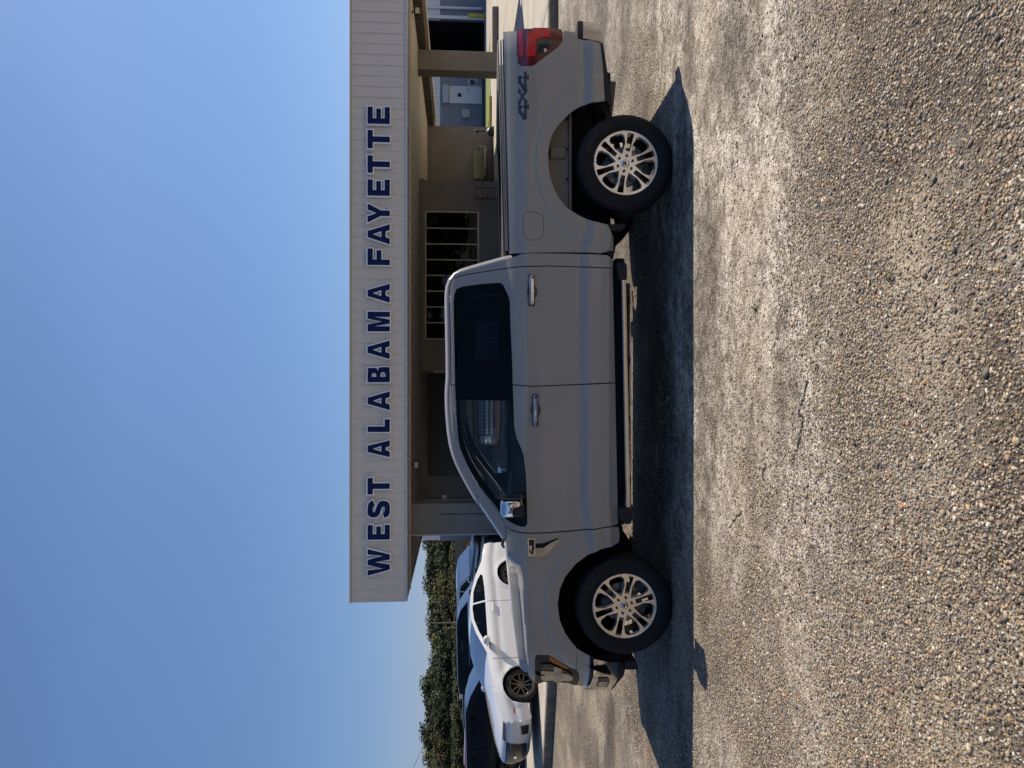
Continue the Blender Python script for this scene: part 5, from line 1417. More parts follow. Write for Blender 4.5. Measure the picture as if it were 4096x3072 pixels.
panel('reverse_lamp', onsurf(V('N', (668, 540), (820, 538), (938, 545), (820, 640), (705, 738), (665, 755)), side), side, mat('smoked_lens', (.045, .045, .048), .08, coat=1), tlo[0], push=.008, step=.04, thick=.004)
panel('lamp_bulb', onsurf(V('N', (745, 650), (778, 645), (785, 690), (752, 700)), side), side, M_chrome, tlo[0], push=.010, step=.04, thick=.004)
panel('lamp_housing', onsurf(V('N', (675, 590), (818, 588), (815, 640), (700, 715), (672, 720)), side), side, M_blk, tlo[0], push=.0095, step=.04, thick=.004)
# --- rear bumper and lower trims
def rb(x, z): return 5.925 + (1.2 * (x - 2.9) ** 2 if x > 2.9 else 0)
MBx = onsurf(V('N', (1268, 285), (1440, 290), (1500, 330), (1528, 450), (1531, 575), (1450, 545), (1268, 507)), rb)
panel('rear_bumper', MBx, rb, M_chrome2, T, both=True, step=.03, thick=.12)
panel('bumper_step', onsurf(V('N', (1195, 282), (1266, 282), (1266, 510), (1200, 505), (1192, 480)), rb), rb, M_blk, T, both=True, step=.05, thick=.4, push=.004)
x_b = MBx[0][0]; MB().box(2.92, 3.00, 6.05, 2 * YC - 6.05, .60, .80).build('bumper_center', M_chrome2, T)
MB().box(2.86, 2.93, 5.99, 2 * YC - 5.99, .86, 1.38).build('tailgate', M_paint, T)
panel('rear_valance', onsurf(V('N', (1500, 580), (1532, 585), (1590, 950), (1652, 1345), (1645, 1392), (1612, 1395), (1600, 1360), (1562, 1342), (1536, 900)), side), side, M_blkm, T, both=True, push=.006, thick=.06)
panel('mud_flap', onsurf(V('U', (130, 455), (478, 460), (478, 520), (400, 578), (150, 565), (130, 540)), lambda x, z: 5.86), lambda x, z: 5.86, M_blkm, T, both=True, thick=.05)
panel('bed_clip', onsurf(V('U', (140, 962), (245, 970), (262, 1060), (235, 1072), (170, 1045), (136, 1000)), side), side, M_blkm, T, both=True, push=.004, thick=.05)
# --- bed rails and cover
def bedz(x):
    pts = sorted([(p[0], p[1]) for p in bed[:6]]); return float(np.interp(x, [p[0] for p in pts], [p[1] for p in pts]))
def rail(name, z0, z1, dy0, dy1, mt, x0=1.13, x1=2.93, c=.003):
    for sgn in (1, -1):
        mb = MB(); b = 0; xs = np.linspace(x0, x1, 9)
        for x in xs:
            zb_ = bedz(x); yb_ = side(x, zb_)
            for dy, dz in ((dy0, z0), (dy0, z1 - c), (dy0 + c * 1.5, z1), (dy1, z1), (dy1, z0)):
                y = yb_ + dy; mb.v.append((x, y if sgn > 0 else 2 * YC - y, zb_ + dz))
        for i in range(8):
            for j in range(5):
                q = (b + i * 5 + j, b + (i + 1) * 5 + j, b + (i + 1) * 5 + (j + 1) % 5, b + i * 5 + (j + 1) % 5); mb.f.append(q)
        mb.f.append(tuple(b + j for j in range(5))); mb.f.append(tuple(b + 40 + j for j in range(5)))
        mb.build(name, mt, T)
rail('rail_cap', -.004, .014, .004, .10, M_blk)
rail('rail_strip', .014, .024, .012, .10, M_chrome2)
rail('rail_strip', .026, .034, .016, .10, M_chrome2)
rail('rail_body', .012, .040, .020, .10, M_blk)
rail('cover_rail', .040, .052, .03, .12, M_blkm)
MB().box(1.13, 2.90, 6.02, 2 * YC - 6.02, 1.40, 1.425).build('bed_cover', M_blkm, T)
mbv = MB(); 
a = PT(*V('N', (145, 1215))[0], 6.0); b = PT(*V('N', (145, 585))[0], 6.0)
MB().cbox(a[0], b[0], 6.00, 2 * YC - 6.0, a[2] - .035, a[2] + .012, .01).build('cover_hinge', M_blkm, T)
# --- running board
def sboard():
    p0 = PT(*V('U', (410, 1520))[0], 5.80); p1 = PT(*V('U', (502, 1520))[0], 5.80); q0 = PT(*V('C', (1665, 790))[0], 5.80); q1 = PT(*V('C', (1702, 790))[0], 5.80)
    mb = MB()
    for (xa, z1, z0) in ((p0[0], p0[2], p1[2]), (q0[0], q0[2], q1[2])):
        h = z1 - z0; 
        for y, z in ((5.799, z0 + h * .12), (5.797, z0 + h * .45), (5.797, z0 + h * .80), (5.808, z1), (5.835, z1 + .002), (5.835, z0), (5.815, z0)): mb.v.append((xa, y, z))
    for j in range(7): mb.f.append((j, (j + 1) % 7, 7 + (j + 1) % 7, 7 + j))
    mb.f += [tuple(range(7)), tuple(range(13, 6, -1))]
    o = mb.build('running_board', M_chrome2, T)
    mb2 = MB(); mb2.v = [(x, 2 * YC - y, z) for x, y, z in mb.v]; mb2.f = [f[::-1] for f in mb.f]; mb2.build('running_board', M_chrome2, T)
    for pts in (V('U', (330, 1200), (375, 1190), (495, 1192), (512, 1290), (512, 1490), (495, 1512), (400, 1512), (375, 1500), (330, 1250)), V('C', (1640, 793), (1708, 795), (1712, 880), (1700, 914), (1665, 916), (1625, 885), (1622, 800))):
        pl = onsurf(pts, lambda x, z: 5.79)
        panel('step_end_cap', pl, lambda x, z: 5.79 + 0.0 * x, M_blkm, T, both=True, thick=.16, step=.05)
    MB().box(q0[0] + .02, p0[0] - .02, 5.837, 5.94, min(p1[2], q1[2]) + .0, min(q0[2], p0[2]) - .004).build('step_pad', M_blkm, T)
sboard()
# --- mirrors
def mirror(sgn):
    yy = lambda y: y if sgn > 0 else 2 * YC - y
    x0, _, z1 = PT(*V('S', (200, 400))[0], 5.62); _, _, z0 = PT(*V('S', (1090, 800))[0], 5.62); xl = PT(*V('S', (400, 1085))[0], 5.62)[0]; xr = PT(*V('S', (400, 318))[0], 5.62)[0]
    cx, cz = (xl + xr) / 2, (z0 + z1) / 2; rx, rz = (xr - xl) / 2, (z1 - z0) / 2
    t = bpy.data.objects.new('side_mirror', None)
    COL.objects.link(t); t.parent = T
    def se(u, v, e1=3.2, e2=3.0, sx=1, sy=1, sz=1, oy=0.0):
        a = u * 2 * math.pi; b = (v - .5) * math.pi
        p = lambda c, e: math.copysign(abs(c) ** (2 / e), c)
        X = rx * sx * p(math.cos(a), e1) * p(math.cos(b), e2); Z = rz * sz * p(math.sin(a), e1) * p(math.cos(b), e2); Yv = .135 * sy * p(math.sin(b), e2)
        return X, Yv + oy, Z
    mb = MB()
    mb.grid(lambda u, v: (lambda q: (cx + q[0], yy(5.70 + q[1]), cz + q[2]))(se(u, v, 4.5, 4.0)), 28, 18)
    o = mb.build('mirror_cap', M_chrome, t, True)
    MB().cbox(cx - rx * .85, cx + rx * .30, min(yy(5.555), yy(5.83)), max(yy(5.555), yy(5.83)), z0 - .014, cz + rz * .05, .02).build('mirror_base', M_blkm, t)
    MB().cbox(cx - rx * 1.15, cx + rx * .1, min(yy(5.80), yy(5.93)), max(yy(5.80), yy(5.93)), cz - rz * 1.15, cz + .2 * rz, .02).build('mirror_arm', M_blkm, t)
    MB().box(cx + rx * .965, cx + rx * 1.02, min(yy(5.60), yy(5.80)), max(yy(5.60), yy(5.80)), cz - rz * .8, cz + rz * .8).build('mirror_glass', mat('mirror_silver', (.9, .9, .9), .01, metal=1), t)
    MB().cbox(cx + rx * .90, cx + rx * 1.01, min(yy(5.572), yy(5.835)), max(yy(5.572), yy(5.835)), cz - rz * 1.02, cz + rz * 1.02, .01).build('mirror_bezel', M_blk, t)
mirror(1); mirror(-1)
# --- badges
mbv = onsurf(V('O', (698, 842), (795, 845), (801, 1068), (716, 1082), (706, 1060)), side)
bd = panel('fender_badge', mbv, side, M_chrome, T, push=.006, thick=.006, step=.1)
panel('badge_plate', onsurf(V('O', (712, 853), (787, 855), (791, 1058), (722, 1062), (716, 1050)), side), side, M_blk, bd[0], push=.0085, thick=.003, step=.1)
def on_side(px, py, view, du=1.0):
    x0, z0 = onsurf(V(view, (px, py)), side)[0]
    return lambda u, v, d: (x0 + u * du, side(x0 + u * du, z0 + v) - d, z0 + v)
tm, _w = text_mb('F-150', on_side(752, 1054, 'O'), .018, .0045, .0095); tm.build('badge_letters', M_chrome, bd[0])
tm, _w = text_mb('XLT', on_side(788, 1048, 'O'), .010, .0026, .0095); tm.build('badge_letters', M_chrome, bd[0])
vt = panel('fender_vent', onsurf(V('O', (800, 912), (905, 905), (1085, 840), (1112, 841), (990, 905), (905, 965), (800, 968)), side), side, M_under, T, push=.003, thick=.004, step=.1)
panel('vent_trim', onsurf(V('O', (800, 968), (905, 963), (1000, 900), (1116, 842), (1119, 872), (1060, 935), (985, 1018), (940, 1066), (875, 1088), (715, 1086), (718, 1076), (800, 1066)), side), lambda x, z: side(x, z), mat('vent_chrome', (.42, .43, .45), .12, metal=1.0), vt[0], push=.012, thick=.012, step=.05)
SF['4'] = [[(.78, -.02), (.78, 1.0)], [(.78, .98), (.50, .98), (0, .48), (0, .26), (1.05, .26)]]
SF['x'] = [[(0, .18), (.85, 1.0)], [(0, 1.0), (.85, .18)]]
def decal(ch, px, py, wd):
    pl = on_side(px, py, 'N')
    k = wd / 1.05 / .066
    f2 = lambda u, v, d: pl(u * k, v, d)
    tm, _ = text_mb(ch, f2, .066, .021, .0022); a = tm.build('decal', mat('decal_black', (.012, .014, .022), .4), T)
    tm, _ = text_mb(ch, f2, .066, .010, .0034); tm.build('decal_fill', mat('decal_grey', (.075, .08, .095), .3), a)
decal('4', 530, 1555, .118); decal('x', 530, 1350, .115); decal('4', 530, 1165, .118)
# antenna fin on the roof
a = PT(*V('A', (135, 545))[0], 6.55); b = PT(*V('A', (135, 405))[0], 6.55)
MB().prism([(a[0], a[2] - .06), (b[0], b[2] - .06), (b[0], b[2] - .03), (b[0] - .02, b[2] - .012), (b[0] - .07, b[2] - .006), (a[0] + .06, a[2] - .022)], 6.50, 6.60).build('roof_antenna', M_blkm, T)

# --- cab interior
M_int = mat('interior_dark', (.018, .019, .021), .7); M_seat = varied('seat_cloth', (.09, .092, .10), (.13, .133, .14), 6, .85)
def seat(x, y, w=.5, rear=False):
    s = bpy.data.objects.new('seat', None); COL.objects.link(s); s.parent = T
    MB().cbox(x - .28, x + .25, y - w / 2, y + w / 2, .78, .95, .05).build('cushion', M_seat, s, True)
    MB().grid(lambda u, v: (x + .20 + .16 * u, y + (v - .5) * w * (1 - .12 * u), .95 + .62 * u), 6, 6).cbox(x + .20, x + .33, y - w * .44, y + w * .44, .92, 1.42, .05).build('seat_back', M_seat, s, True)
    MB().cbox(x + .27, x + .37, y - .13, y + .13, 1.46, 1.64, .04).build('headrest', M_seat, s, True)
seat(-.22, 6.42); seat(-.22, 2 * YC - 6.42); seat(.66, 6.45, .6); seat(.66, 2 * YC - 6.45, .6)
MB().grid(lambda u, v: (-1.15 + .36 * u, 6.02 + (2 * YC - 12.04) * v, 1.36 - .03 * u - .16 * u ** 4), 6, 12).cbox(-1.14, -.80, 6.03, 2 * YC - 6.03, .9, 1.30, .04).build('dashboard', M_int, T, True)
wc = Vector((-.66, 6.40, 1.18)); t0 = MB(); pts = []
for k in range(25):
    a = 2 * math.pi * k / 24; r = Vector((-.35 * math.sin(a) * .0, math.cos(a), 0)) 
    pts.append(wc + Vector((.32 * math.sin(a) * .19 * -1, .19 * math.cos(a), .19 * math.sin(a) * .94)))
t0.tube(pts, .014, 8, False).tube([wc + Vector((-.2, 0, -.06)), wc], .025, 8).tube([wc + Vector((0, -.18, 0)), wc + Vector((0, .18, 0))], .014, 6).build('steering_wheel', M_int, T, True)
MB().cbox(-.40, .9, 6.20, 2 * YC - 6.20, 1.80, 1.83, .01).build('headliner', mat('headliner', (.28, .28, .27), .9), T)
MB().cbox(-.98, -.93, YC - .12, YC + .12, 1.62, 1.70, .01).build('rear_view_mirror', M_int, T)
MB().tube([(-.78, 6.12, 1.40), (-.95, 6.04, 1.36)], .01, 6)

# --- wheels
RT = .408; RW = .270
def tyre_mesh():
    mb = MB()
    prof = [(RW - .004, -.105), (RW + .004, -.118), (RW + .03, -.132), (RW + .065, -.139), (RT - .040, -.135), (RT - .014, -.126), (RT - .003, -.112), (RT, -.08), (RT, .08), (RT - .003, .112), (RT - .014, .126), (RT - .06, .136), (RW + .03, .128), (RW, .10)]
    mb.lathe(prof, 72, (0, 0, 0), 'y')
    n = 56
    for k in range(n):
        for s, sh in ((-1, 0), (1, .5)):
            a0 = 2 * math.pi * (k + sh) / n; a1 = a0 + 2 * math.pi / n * .66
            def pt(a, r, y): return (r * math.cos(a), y * s, r * math.sin(a))
            b = len(mb.v); L = .030 if k % 2 else .020
            mb.v += [pt(a0, RT - .012 - L, .1285), pt(a1, RT - .012 - L, .1285), pt(a1, RT - .004, .118), pt(a0, RT - .004, .118), pt(a1, RT + .004, .098), pt(a0, RT + .004, .098), pt(a1, RT + .004, .06), pt(a0, RT + .004, .06),
                     pt(a0, RT - .03 - L, .118), pt(a1, RT - .03 - L, .118)]
            mb.f += [(b, b + 1, b + 2, b + 3), (b + 3, b + 2, b + 4, b + 5), (b + 5, b + 4, b + 6, b + 7), (b, b + 3, b + 5, b + 7), (b + 1, b + 6, b + 4, b + 2)]
    for yy_ in (-.035, .0, .035):
        for k in range(n):
            a0 = 2 * math.pi * (k + (yy_ * 10)) / n; a1 = a0 + 2 * math.pi / n * .7; b = len(mb.v)
            for a in (a0, a1):
                for y in (yy_ - .013, yy_ + .013): mb.v.append(((RT + .004) * math.cos(a), y, (RT + .004) * math.sin(a)))
                for y in (yy_ - .013, yy_ + .013): mb.v.append(((RT - .003) * math.cos(a), y, (RT - .003) * math.sin(a)))
            mb.f += [(b, b + 4, b + 5, b + 1), (b, b + 1, b + 3, b + 2), (b + 4, b + 6, b + 7, b + 5), (b, b + 2, b + 6, b + 4), (b + 1, b + 5, b + 7, b + 3)]
    return mb
def rim_face():
    holes = []
    for k in range(6):
        am = math.radians(-10.5 + 60 * k + 30); asl = math.radians(-10.5 + 60 * k)
        def pl(L, a): return [(RW * (r * math.cos(a) - t * math.sin(a)), RW * (r * math.sin(a) + t * math.cos(a))) for r, t in L]
        holes.append(pl([(.30, 0), (.59, -.205), (.82, -.25), (.91, -.19), (.935, 0), (.91, .19), (.82, .25), (.59, .205)], am))
        holes.append(pl([(.38, -.068), (.94, -.10), (.95, 0), (.94, .10), (.38, .068)], asl))
    outer = [(RW * .985 * math.cos(2 * math.pi * k / 72), RW * .985 * math.sin(2 * math.pi * k / 72)) for k in range(72)]
    return outer, holes
def make_wheel(parent, x, z, sgn, rot):
    """sgn 1: near side, face toward -y"""
    w = bpy.data.objects.new('wheel', None); COL.objects.link(w); w.parent = parent
    yc = 5.995 if sgn > 0 else 2 * YC - 5.995
    w.location = (x, yc - YC, z); w.rotation_euler = (0, rot, 0 if sgn > 0 else math.pi)
    return w
TYM = tyre_mesh()
def wheel_parts(w, first=None):
    if first:
        for ch in first.children:
            c = ch.copy(); COL.objects.link(c); c.parent = w
            for g in ch.children:
                d = g.copy(); COL.objects.link(d); d.parent = c
        return
    ty = obj('tyre', TYM.v, TYM.f, M_tyre); ty.parent = w
    ty.data.polygons.foreach_set('use_smooth', [i < 13 * 72 for i in range(len(TYM.f))])
    ym = -.085
    face = lambda x, z: -(.098 + .014 * min(1, (math.hypot(x, z) / RW)) ** 2)
    outer, holes = rim_face()
    vo, F_, loops = cdt(outer, holes, .012, True)
    vs_ = [(x, face(x, z), z) for x, z in vo]; fs = []
    for f_ in F_:
        a, b, c = (Vector(vs_[i]) for i in f_[:3]); fs.append(f_ if (b - a).cross(c - a).y < 0 else f_[::-1])
    nf = len(fs)
    for k_, lp in enumerate(loops):
        n_ = len(lp); b = len(vs_)
        c_ = (sum(p[0] for p in lp) / n_, sum(p[1] for p in lp) / n_)
        for dd, sc in ((0, 1.0), (.014, .925 if k_ else 1.0), (.015, .90 if k_ else .99), (.065, .85 if k_ else .97)):
            vs_ += [(c_[0] + (x - c_[0]) * sc, face(x, z) + dd, c_[1] + (z - c_[1]) * sc) for x, z in lp]
        ar = sum(lp[i][0] * lp[(i + 1) % n_][1] - lp[(i + 1) % n_][0] * lp[i][1] for i in range(n_))
        for m_ in range(3):
            for i in range(n_):
                j = (i + 1) % n_; q = (b + m_ * n_ + j, b + m_ * n_ + i, b + (m_ + 1) * n_ + i, b + (m_ + 1) * n_ + j); fs.append(q if (ar > 0) == (k_ == 0) else q[::-1])
    rim = obj('rim', vs_, fs, mat('rim_chrome', (.72, .72, .73), .08, metal=1.0)); rim.parent = w
    rim.data.polygons.foreach_set('use_smooth', [i < nf for i in range(len(fs))])
    mb = MB().lathe([(RW * .985, -.112), (RW * 1.0, -.118), (RW * 1.012, -.112), (RW * 1.012, -.10)], 72, (0, 0, 0), 'y'); lip = mb.build('rim_lip', M_chrome, None, True); lip.parent = rim
    mb = MB().lathe([(RW * .99, -.108), (RW * .93, -.05), (RW * .90, .10), (RW * .99, .12)], 48, (0, 0, 0), 'y'); bar = mb.build('rim_barrel', mat('barrel_grey', (.10, .10, .10), .35, .8), None, True); bar.parent = rim
    for k in range(6):
        a = math.radians(-10.5 + 60 * k); r = .245 * RW * 1.0
        r = .066; q = MB().lathe([(0, -.022), (.009, -.021), (.0115, -.017), (.0125, 0)], 8, (r * math.cos(a), -.094, r * math.sin(a)), 'y').lathe([(.019, .0), (.0205, -.002), (.022, .001)], 14, (r * math.cos(a), -.0945, r * math.sin(a)), 'y')
        o = q.build('lug_nut', mat('lug_dark', (.12, .12, .13), .2, 1.0)); o.parent = rim
    q = MB().lathe([(0, -.0165), (.026, -.016), (.034, -.0135), (.036, 0)], 24, (0, -.088, 0), 'y'); cap = q.build('center_cap', M_chrome, None, True); cap.parent = rim
    q = MB(); q.v = [(.018 * math.cos(a), -.1058, .0095 * math.sin(a)) for a in np.linspace(0, 2 * math.pi, 20, False)]; q.f = [tuple(range(20))]
    em = q.build('oval_emblem', mat('emblem_dark', (.03, .035, .05), .3)); em.parent = rim
    q = MB().lathe([(0, .0), (.165, .0), (.172, .008), (.172, .03), (0, .03)], 36, (0, 0, 0), 'y'); bd_ = q.build('brake_disc', mat('disc_steel', (.22, .21, .2), .4, .9)); bd_.parent = w
    q = MB().cbox(-.05, .05, -.04, .05, .09, .19, .02); o = q.build('brake_caliper', mat('caliper_grey', (.10, .10, .10), .6)); o.parent = w
    q = MB().lathe([(.07, .031), (.12, .06), (.13, .10), (0, .12)], 20, (0, 0, 0), 'y'); o = q.build('hub', M_under, None, True); o.parent = w
wheels = []
for i, (x, z, sg, ro) in enumerate(((XR, ZR, 1, math.radians(0)), (XF, ZF, 1, math.radians(1.5)), (XR, ZR, -1, .4), (XF, ZF, -1, .9))):
    w = make_wheel(T, x, z + .003, sg, ro); wheels.append(w)
    wheel_parts(w, None if i == 0 else wheels[0])
# raised lettering on the two near tyres
def tyre_text(w, s, a0, flip=1):
    segs, W_ = strokes(s, .80); h = .026; R0 = .325; mb = MB()
    for a, b in segs:
        d = Vector((b[0] - a[0], b[1] - a[1])).normalized(); nn = Vector((-d.y, d.x)) * .07
        q = []
        for p in (Vector(a) - nn - d * .07, Vector(b) - nn + d * .07, Vector(b) + nn + d * .07, Vector(a) + nn - d * .07):
            r = R0 + p.y * h; ang = a0 - p.x * h * 1.15 / R0
            q.append((r * math.cos(ang), -.1405, r * math.sin(ang)))
        mb.quad(*q)
    o = mb.build('tyre_lettering', mat('tyre_letter', (.030, .030, .030), .45)); o.parent = w
tyre_text(wheels[0], 'SCORPION ATR', math.radians(76)); tyre_text(wheels[1], 'PIRELLI', math.radians(66))

# ================================================================== BACKGROUND VEHICLES
M_cgl = glass('car_window', (0.10, 0.12, 0.14), .6, ior=1.4)
M_cws = glass('car_windscreen', (0.12, 0.20, 0.25), .6, ior=1.6)
def spoke_wheel(parent, x, y, r, sgn, rimmat, nsp=5, split=True, rot=0.0, w=.235):
    W_ = bpy.data.objects.new('wheel', None); COL.objects.link(W_); W_.parent = parent; W_.location = (x, y, r); W_.rotation_euler = (0, rot, 0 if sgn > 0 else math.pi)
    rr = r * .70; h = w / 2
    MB().lathe([(rr - .005, -h * .8), (rr + .01, -h * .98), (r * .86, -h), (r * .955, -h * .86), (r, -h * .6), (r, h * .6), (r * .955, h * .9), (rr, h * .9)], 40, (0, 0, 0), 'y').build('tyre', M_tyre, W_, True)
    mb = MB()
    mb.lathe([(rr * 1.0, -h * .9), (rr * .93, -h * .86), (rr * .90, -h * .3), (rr * .90, h * .8)], 40, (0, 0, 0), 'y')
    mb.lathe([(0, -h * .74), (rr * .16, -h * .76), (rr * .22, -h * .70), (rr * .24, -h * .3)], 20, (0, 0, 0), 'y')
    for k in range(nsp):
        a = 2 * math.pi * k / nsp
        for s in ((-1, 1) if split else (0,)):
            p0 = (rr * .15 * math.cos(a + .5 * s), rr * .15 * math.sin(a + .5 * s)); aa = a + s * .26
            p1 = (rr * .93 * math.cos(aa), rr * .93 * math.sin(aa)); d = Vector((p1[0] - p0[0], p1[1] - p0[1])).normalized(); n = (-d.y * rr * .055, d.x * rr * .055)
            b = len(mb.v)
            for (px, pz), k2, yy in ((p0, 1.2, -h * .74), (p1, .8, -h * .88)):
                mb.v += [(px - n[0] * k2, yy, pz - n[1] * k2), (px + n[0] * k2, yy, pz + n[1] * k2), (px + n[0] * k2 * 1.3, yy + .03, pz + n[1] * k2 * 1.3), (px - n[0] * k2 * 1.3, yy + .03, pz - n[1] * k2 * 1.3)]
            mb.f += [(b, b + 1, b + 5, b + 4), (b + 1, b + 2, b + 6, b + 5), (b + 3, b, b + 4, b + 7)]
    mb.build('rim', rimmat, W_, False)
    MB().lathe([(0, 0), (rr * .72, 0), (rr * .72, .02), (0, .02)], 28, (0, 0, 0), 'y').build('brake_disc', M_under, W_)
    return W_

def vehicle(name, label, cat, pos, heading, paint, sp, group='vehicles parked beside the dealership'):
    """body faces local +x; outline given from front bottom over the roof to rear bottom"""
    t = thing(name, label, cat, pos, heading, group)
    O = sp['outline']; W2 = sp['W'] / 2; belt = sp['belt']; L0 = O[0][0]; L1 = O[-1][0]
    xm = (max(p[0] for p in O) + min(p[0] for p in O)) / 2; HLn = (max(p[0] for p in O) - min(p[0] for p in O)) / 2
    bz = lambda x: float(np.interp(x, [p[0] for p in sorted(belt)], [p[1] for p in sorted(belt)]))
    r = sp['r']; ax = sp['axles']; zs = sp.get('sill', .26)
    tum = sp.get('tumble', .38)
    def wy(x, z):
        w = W2 * (1 - .085 * max(0, abs(x - xm) / HLn - .45) ** 2 / .30)
        b = bz(x)
        if z > b: w -= .03 + (z - b) * tum
        else:
            w -= .03 * max(0, (z - (b - .12)) / .12) ** 2 + .05 * max(0, (.42 - z) / .2) ** 2
            w -= .022 * math.exp(-((z - (b - .22)) / .05) ** 2) * (1 if sp.get('crease', 1) else 0)
        for a in ax:
            d = math.hypot(x - a, z - r); w += .02 * sm((r + .13 - d) / .05)
        return w
    fn = lambda x, z: -wy(x, z)
    # lower body polygon with arches
    ra = r + sp.get('gap', .05)
    top = [p for p in O]
    ibf = sp['ws'][0]; ibr = sp['rg'][1]            # indexes: windscreen base, rear glass base
    low = []
    front = top[:ibf + 1]; rear = top[ibr:]
    low += front
    xs_f, xs_r = front[-1][0], rear[0][0]
    for x in np.linspace(xs_f - .05, xs_r + .05, 12): low.append((x, bz(x)))
    low += rear
    bot = []
    for a in sorted(ax):
        th0 = math.asin(max(-1, min(1, (zs + .0 - r) / ra)))
        bot += [(a + ra * math.cos(q), r + ra * math.sin(q)) for q in np.linspace(math.pi - th0, th0, 15)]
    low += bot
    po = panel2(low, fn, .05)
    for s in (1, -1):
        mirror_build('side_panel', po, s, paint, t)
    # greenhouse
    gh = [(x, bz(x) + .002) for x in np.linspace(xs_r + .05, xs_f - .05, 12)]
    gh = [(xs_f, top[ibf][1])] + top[ibf + 1:ibr] + [(xs_r, top[ibr][1])] + gh
    wins = sp['windows']
    pg = panel2(gh, fn, .07, wins)
    for s in (1, -1): mirror_build('pillars', pg, s, sp.get('pillar', paint), t)
    for wdw in wins:
        pw_ = panel2(wdw, lambda x, z: fn(x, z) + .012, .15)
        for s in (1, -1): mirror_build('window', pw_, s, M_cgl, t)
    # top strips
    cvx = sp.get('plan', .20)
    P = [O[0]]; idx = [0]
    for i in range(len(O) - 1):
        a, b = O[i], O[i + 1]; k = max(1, int(math.hypot(b[0] - a[0], b[1] - a[1]) / .09))
        P += [(a[0] + (b[0] - a[0]) * j / k, a[1] + (b[1] - a[1]) * j / k) for j in range(1, k + 1)]; idx.append(len(P) - 1)
    def spt(i, tt, off=0.0):
        i0 = int(math.floor(i)); i1 = min(len(P) - 1, i0 + 1); f_ = i - i0
        x = P[i0][0] * (1 - f_) + P[i1][0] * f_; z = P[i0][1] * (1 - f_) + P[i1][1] * f_
        w = wy(x, z); c = 1 - abs(tt) ** 2.6
        fr = (x - xm) / HLn
        px = x + cvx * c * (max(0, fr) ** 3 if fr > 0 else -.5 * max(0, -fr) ** 3)
        # windscreens bow forward too
        pz = z + .03 * c * (1 if z > .6 else 0)
        edge = max(0, abs(tt) - .93) / .07
        return (px, w * tt, pz - .012 * edge ** 2 * 0)
    def sur(i, tt, off):
        e = .05; a = Vector(spt(max(0, i - .3), tt)); b = Vector(spt(min(len(P) - 1, i + .3), tt)); c = Vector(spt(i, max(-1, tt - e))); d = Vector(spt(i, min(1, tt + e)))
        n = (b - a).cross(d - c).normalized(); 
        if n.x * (1 if i < len(P) / 2 else -1) + n.z < 0: n = -n
        return tuple(Vector(spt(i, tt)) + n * off)
    def strip2(nm, a, b, mt, t0=-1.0, t1=1.0, off=0.0, nt=16, parent=t, smooth=True):
        mb = MB(); ni = max(1, int(math.ceil(b - a)))
        mb.grid(lambda u, v: sur(a + (b - a) * u, t0 + (t1 - t0) * v, off) if off else spt(a + (b - a) * u, t0 + (t1 - t0) * v), ni, nt)
        return mb.build(nm, mt, parent, smooth)
    segs = [('front_bumper', 0, sp['hoodi'], paint), ('hood', sp['hoodi'], ibf, paint), ('windscreen', ibf, sp['ws'][1], M_cws), ('roof', sp['ws'][1], sp['rg'][0], sp.get('roofmat', paint)),
            ('rear_glass', sp['rg'][0], ibr, M_cgl), ('rear_end', ibr, len(O) - 1, paint)]
    made = {}
    for nm, a, b, mt in segs: made[nm] = strip2(nm, idx[a], idx[b], mt)
    # patches on the surface: polygon corners in (outline index, t)
    for nm, quad, mt, off, par in sp.get('patches', []):
        def conv(q):
            k = q[0]; k0 = int(math.floor(k)); return idx[k0] + (idx[min(k0 + 1, len(idx) - 1)] - idx[k0]) * (k - k0)
        c = [(conv(q), q[1]) for q in quad]
        for s in ((1, -1) if par else (1,)):
            mb = MB()
            mb.grid(lambda u, v: sur(*(((c[0][0] * (1 - u) + c[1][0] * u) * (1 - v) + (c[3][0] * (1 - u) + c[2][0] * u) * v), s * ((c[0][1] * (1 - u) + c[1][1] * u) * (1 - v) + (c[3][1] * (1 - u) + c[2][1] * u) * v)), off), 6, 8)
            mb.build(nm, mt, made['front_bumper'] if c[0][0] < idx[ibf] else made['rear_end'])
    for nm, poly, mt, off in sp.get('side_parts', []):
        pp_ = panel2(poly, lambda x, z: fn(x, z) - off, .08, thick=.01)
        for s in (1, -1): mirror_build(nm, pp_, s, mt, t)
    # inner dark mass, arches, floor
    MB().box(ax[1] + ra + .03, ax[0] - ra - .03, -W2 + .12, W2 - .12, zs + .02, bz(0) - .10).box(L1 * .0 + min(p[0] for p in O) + .25, max(p[0] for p in O) - .3, -W2 + .32, W2 - .32, zs + .04, .70).build('floor_pan', M_under, t)
    for a in ax:
        mb = MB()
        for s in (1, -1):
            b = len(mb.v)
            for k in range(15):
                q = .1 + (math.pi - .2) * k / 14
                for y in (W2 - .04, W2 - .40): mb.v.append((a + (ra + .004) * math.cos(q), s * y, r + (ra + .004) * math.sin(q)))
            for k in range(14): mb.f.append((b + 2 * k, b + 2 * k + 1, b + 2 * k + 3, b + 2 * k + 2))
        mb.build('wheel_arch', M_under, t, True)
        for s in (1, -1):
            spoke_wheel(t, a, -s * (W2 - .135), r, s, sp.get('rim', mat('rim_dark', (.05, .045, .04), .3, .9)), sp.get('nsp', 5), sp.get('split', True), rot=a)
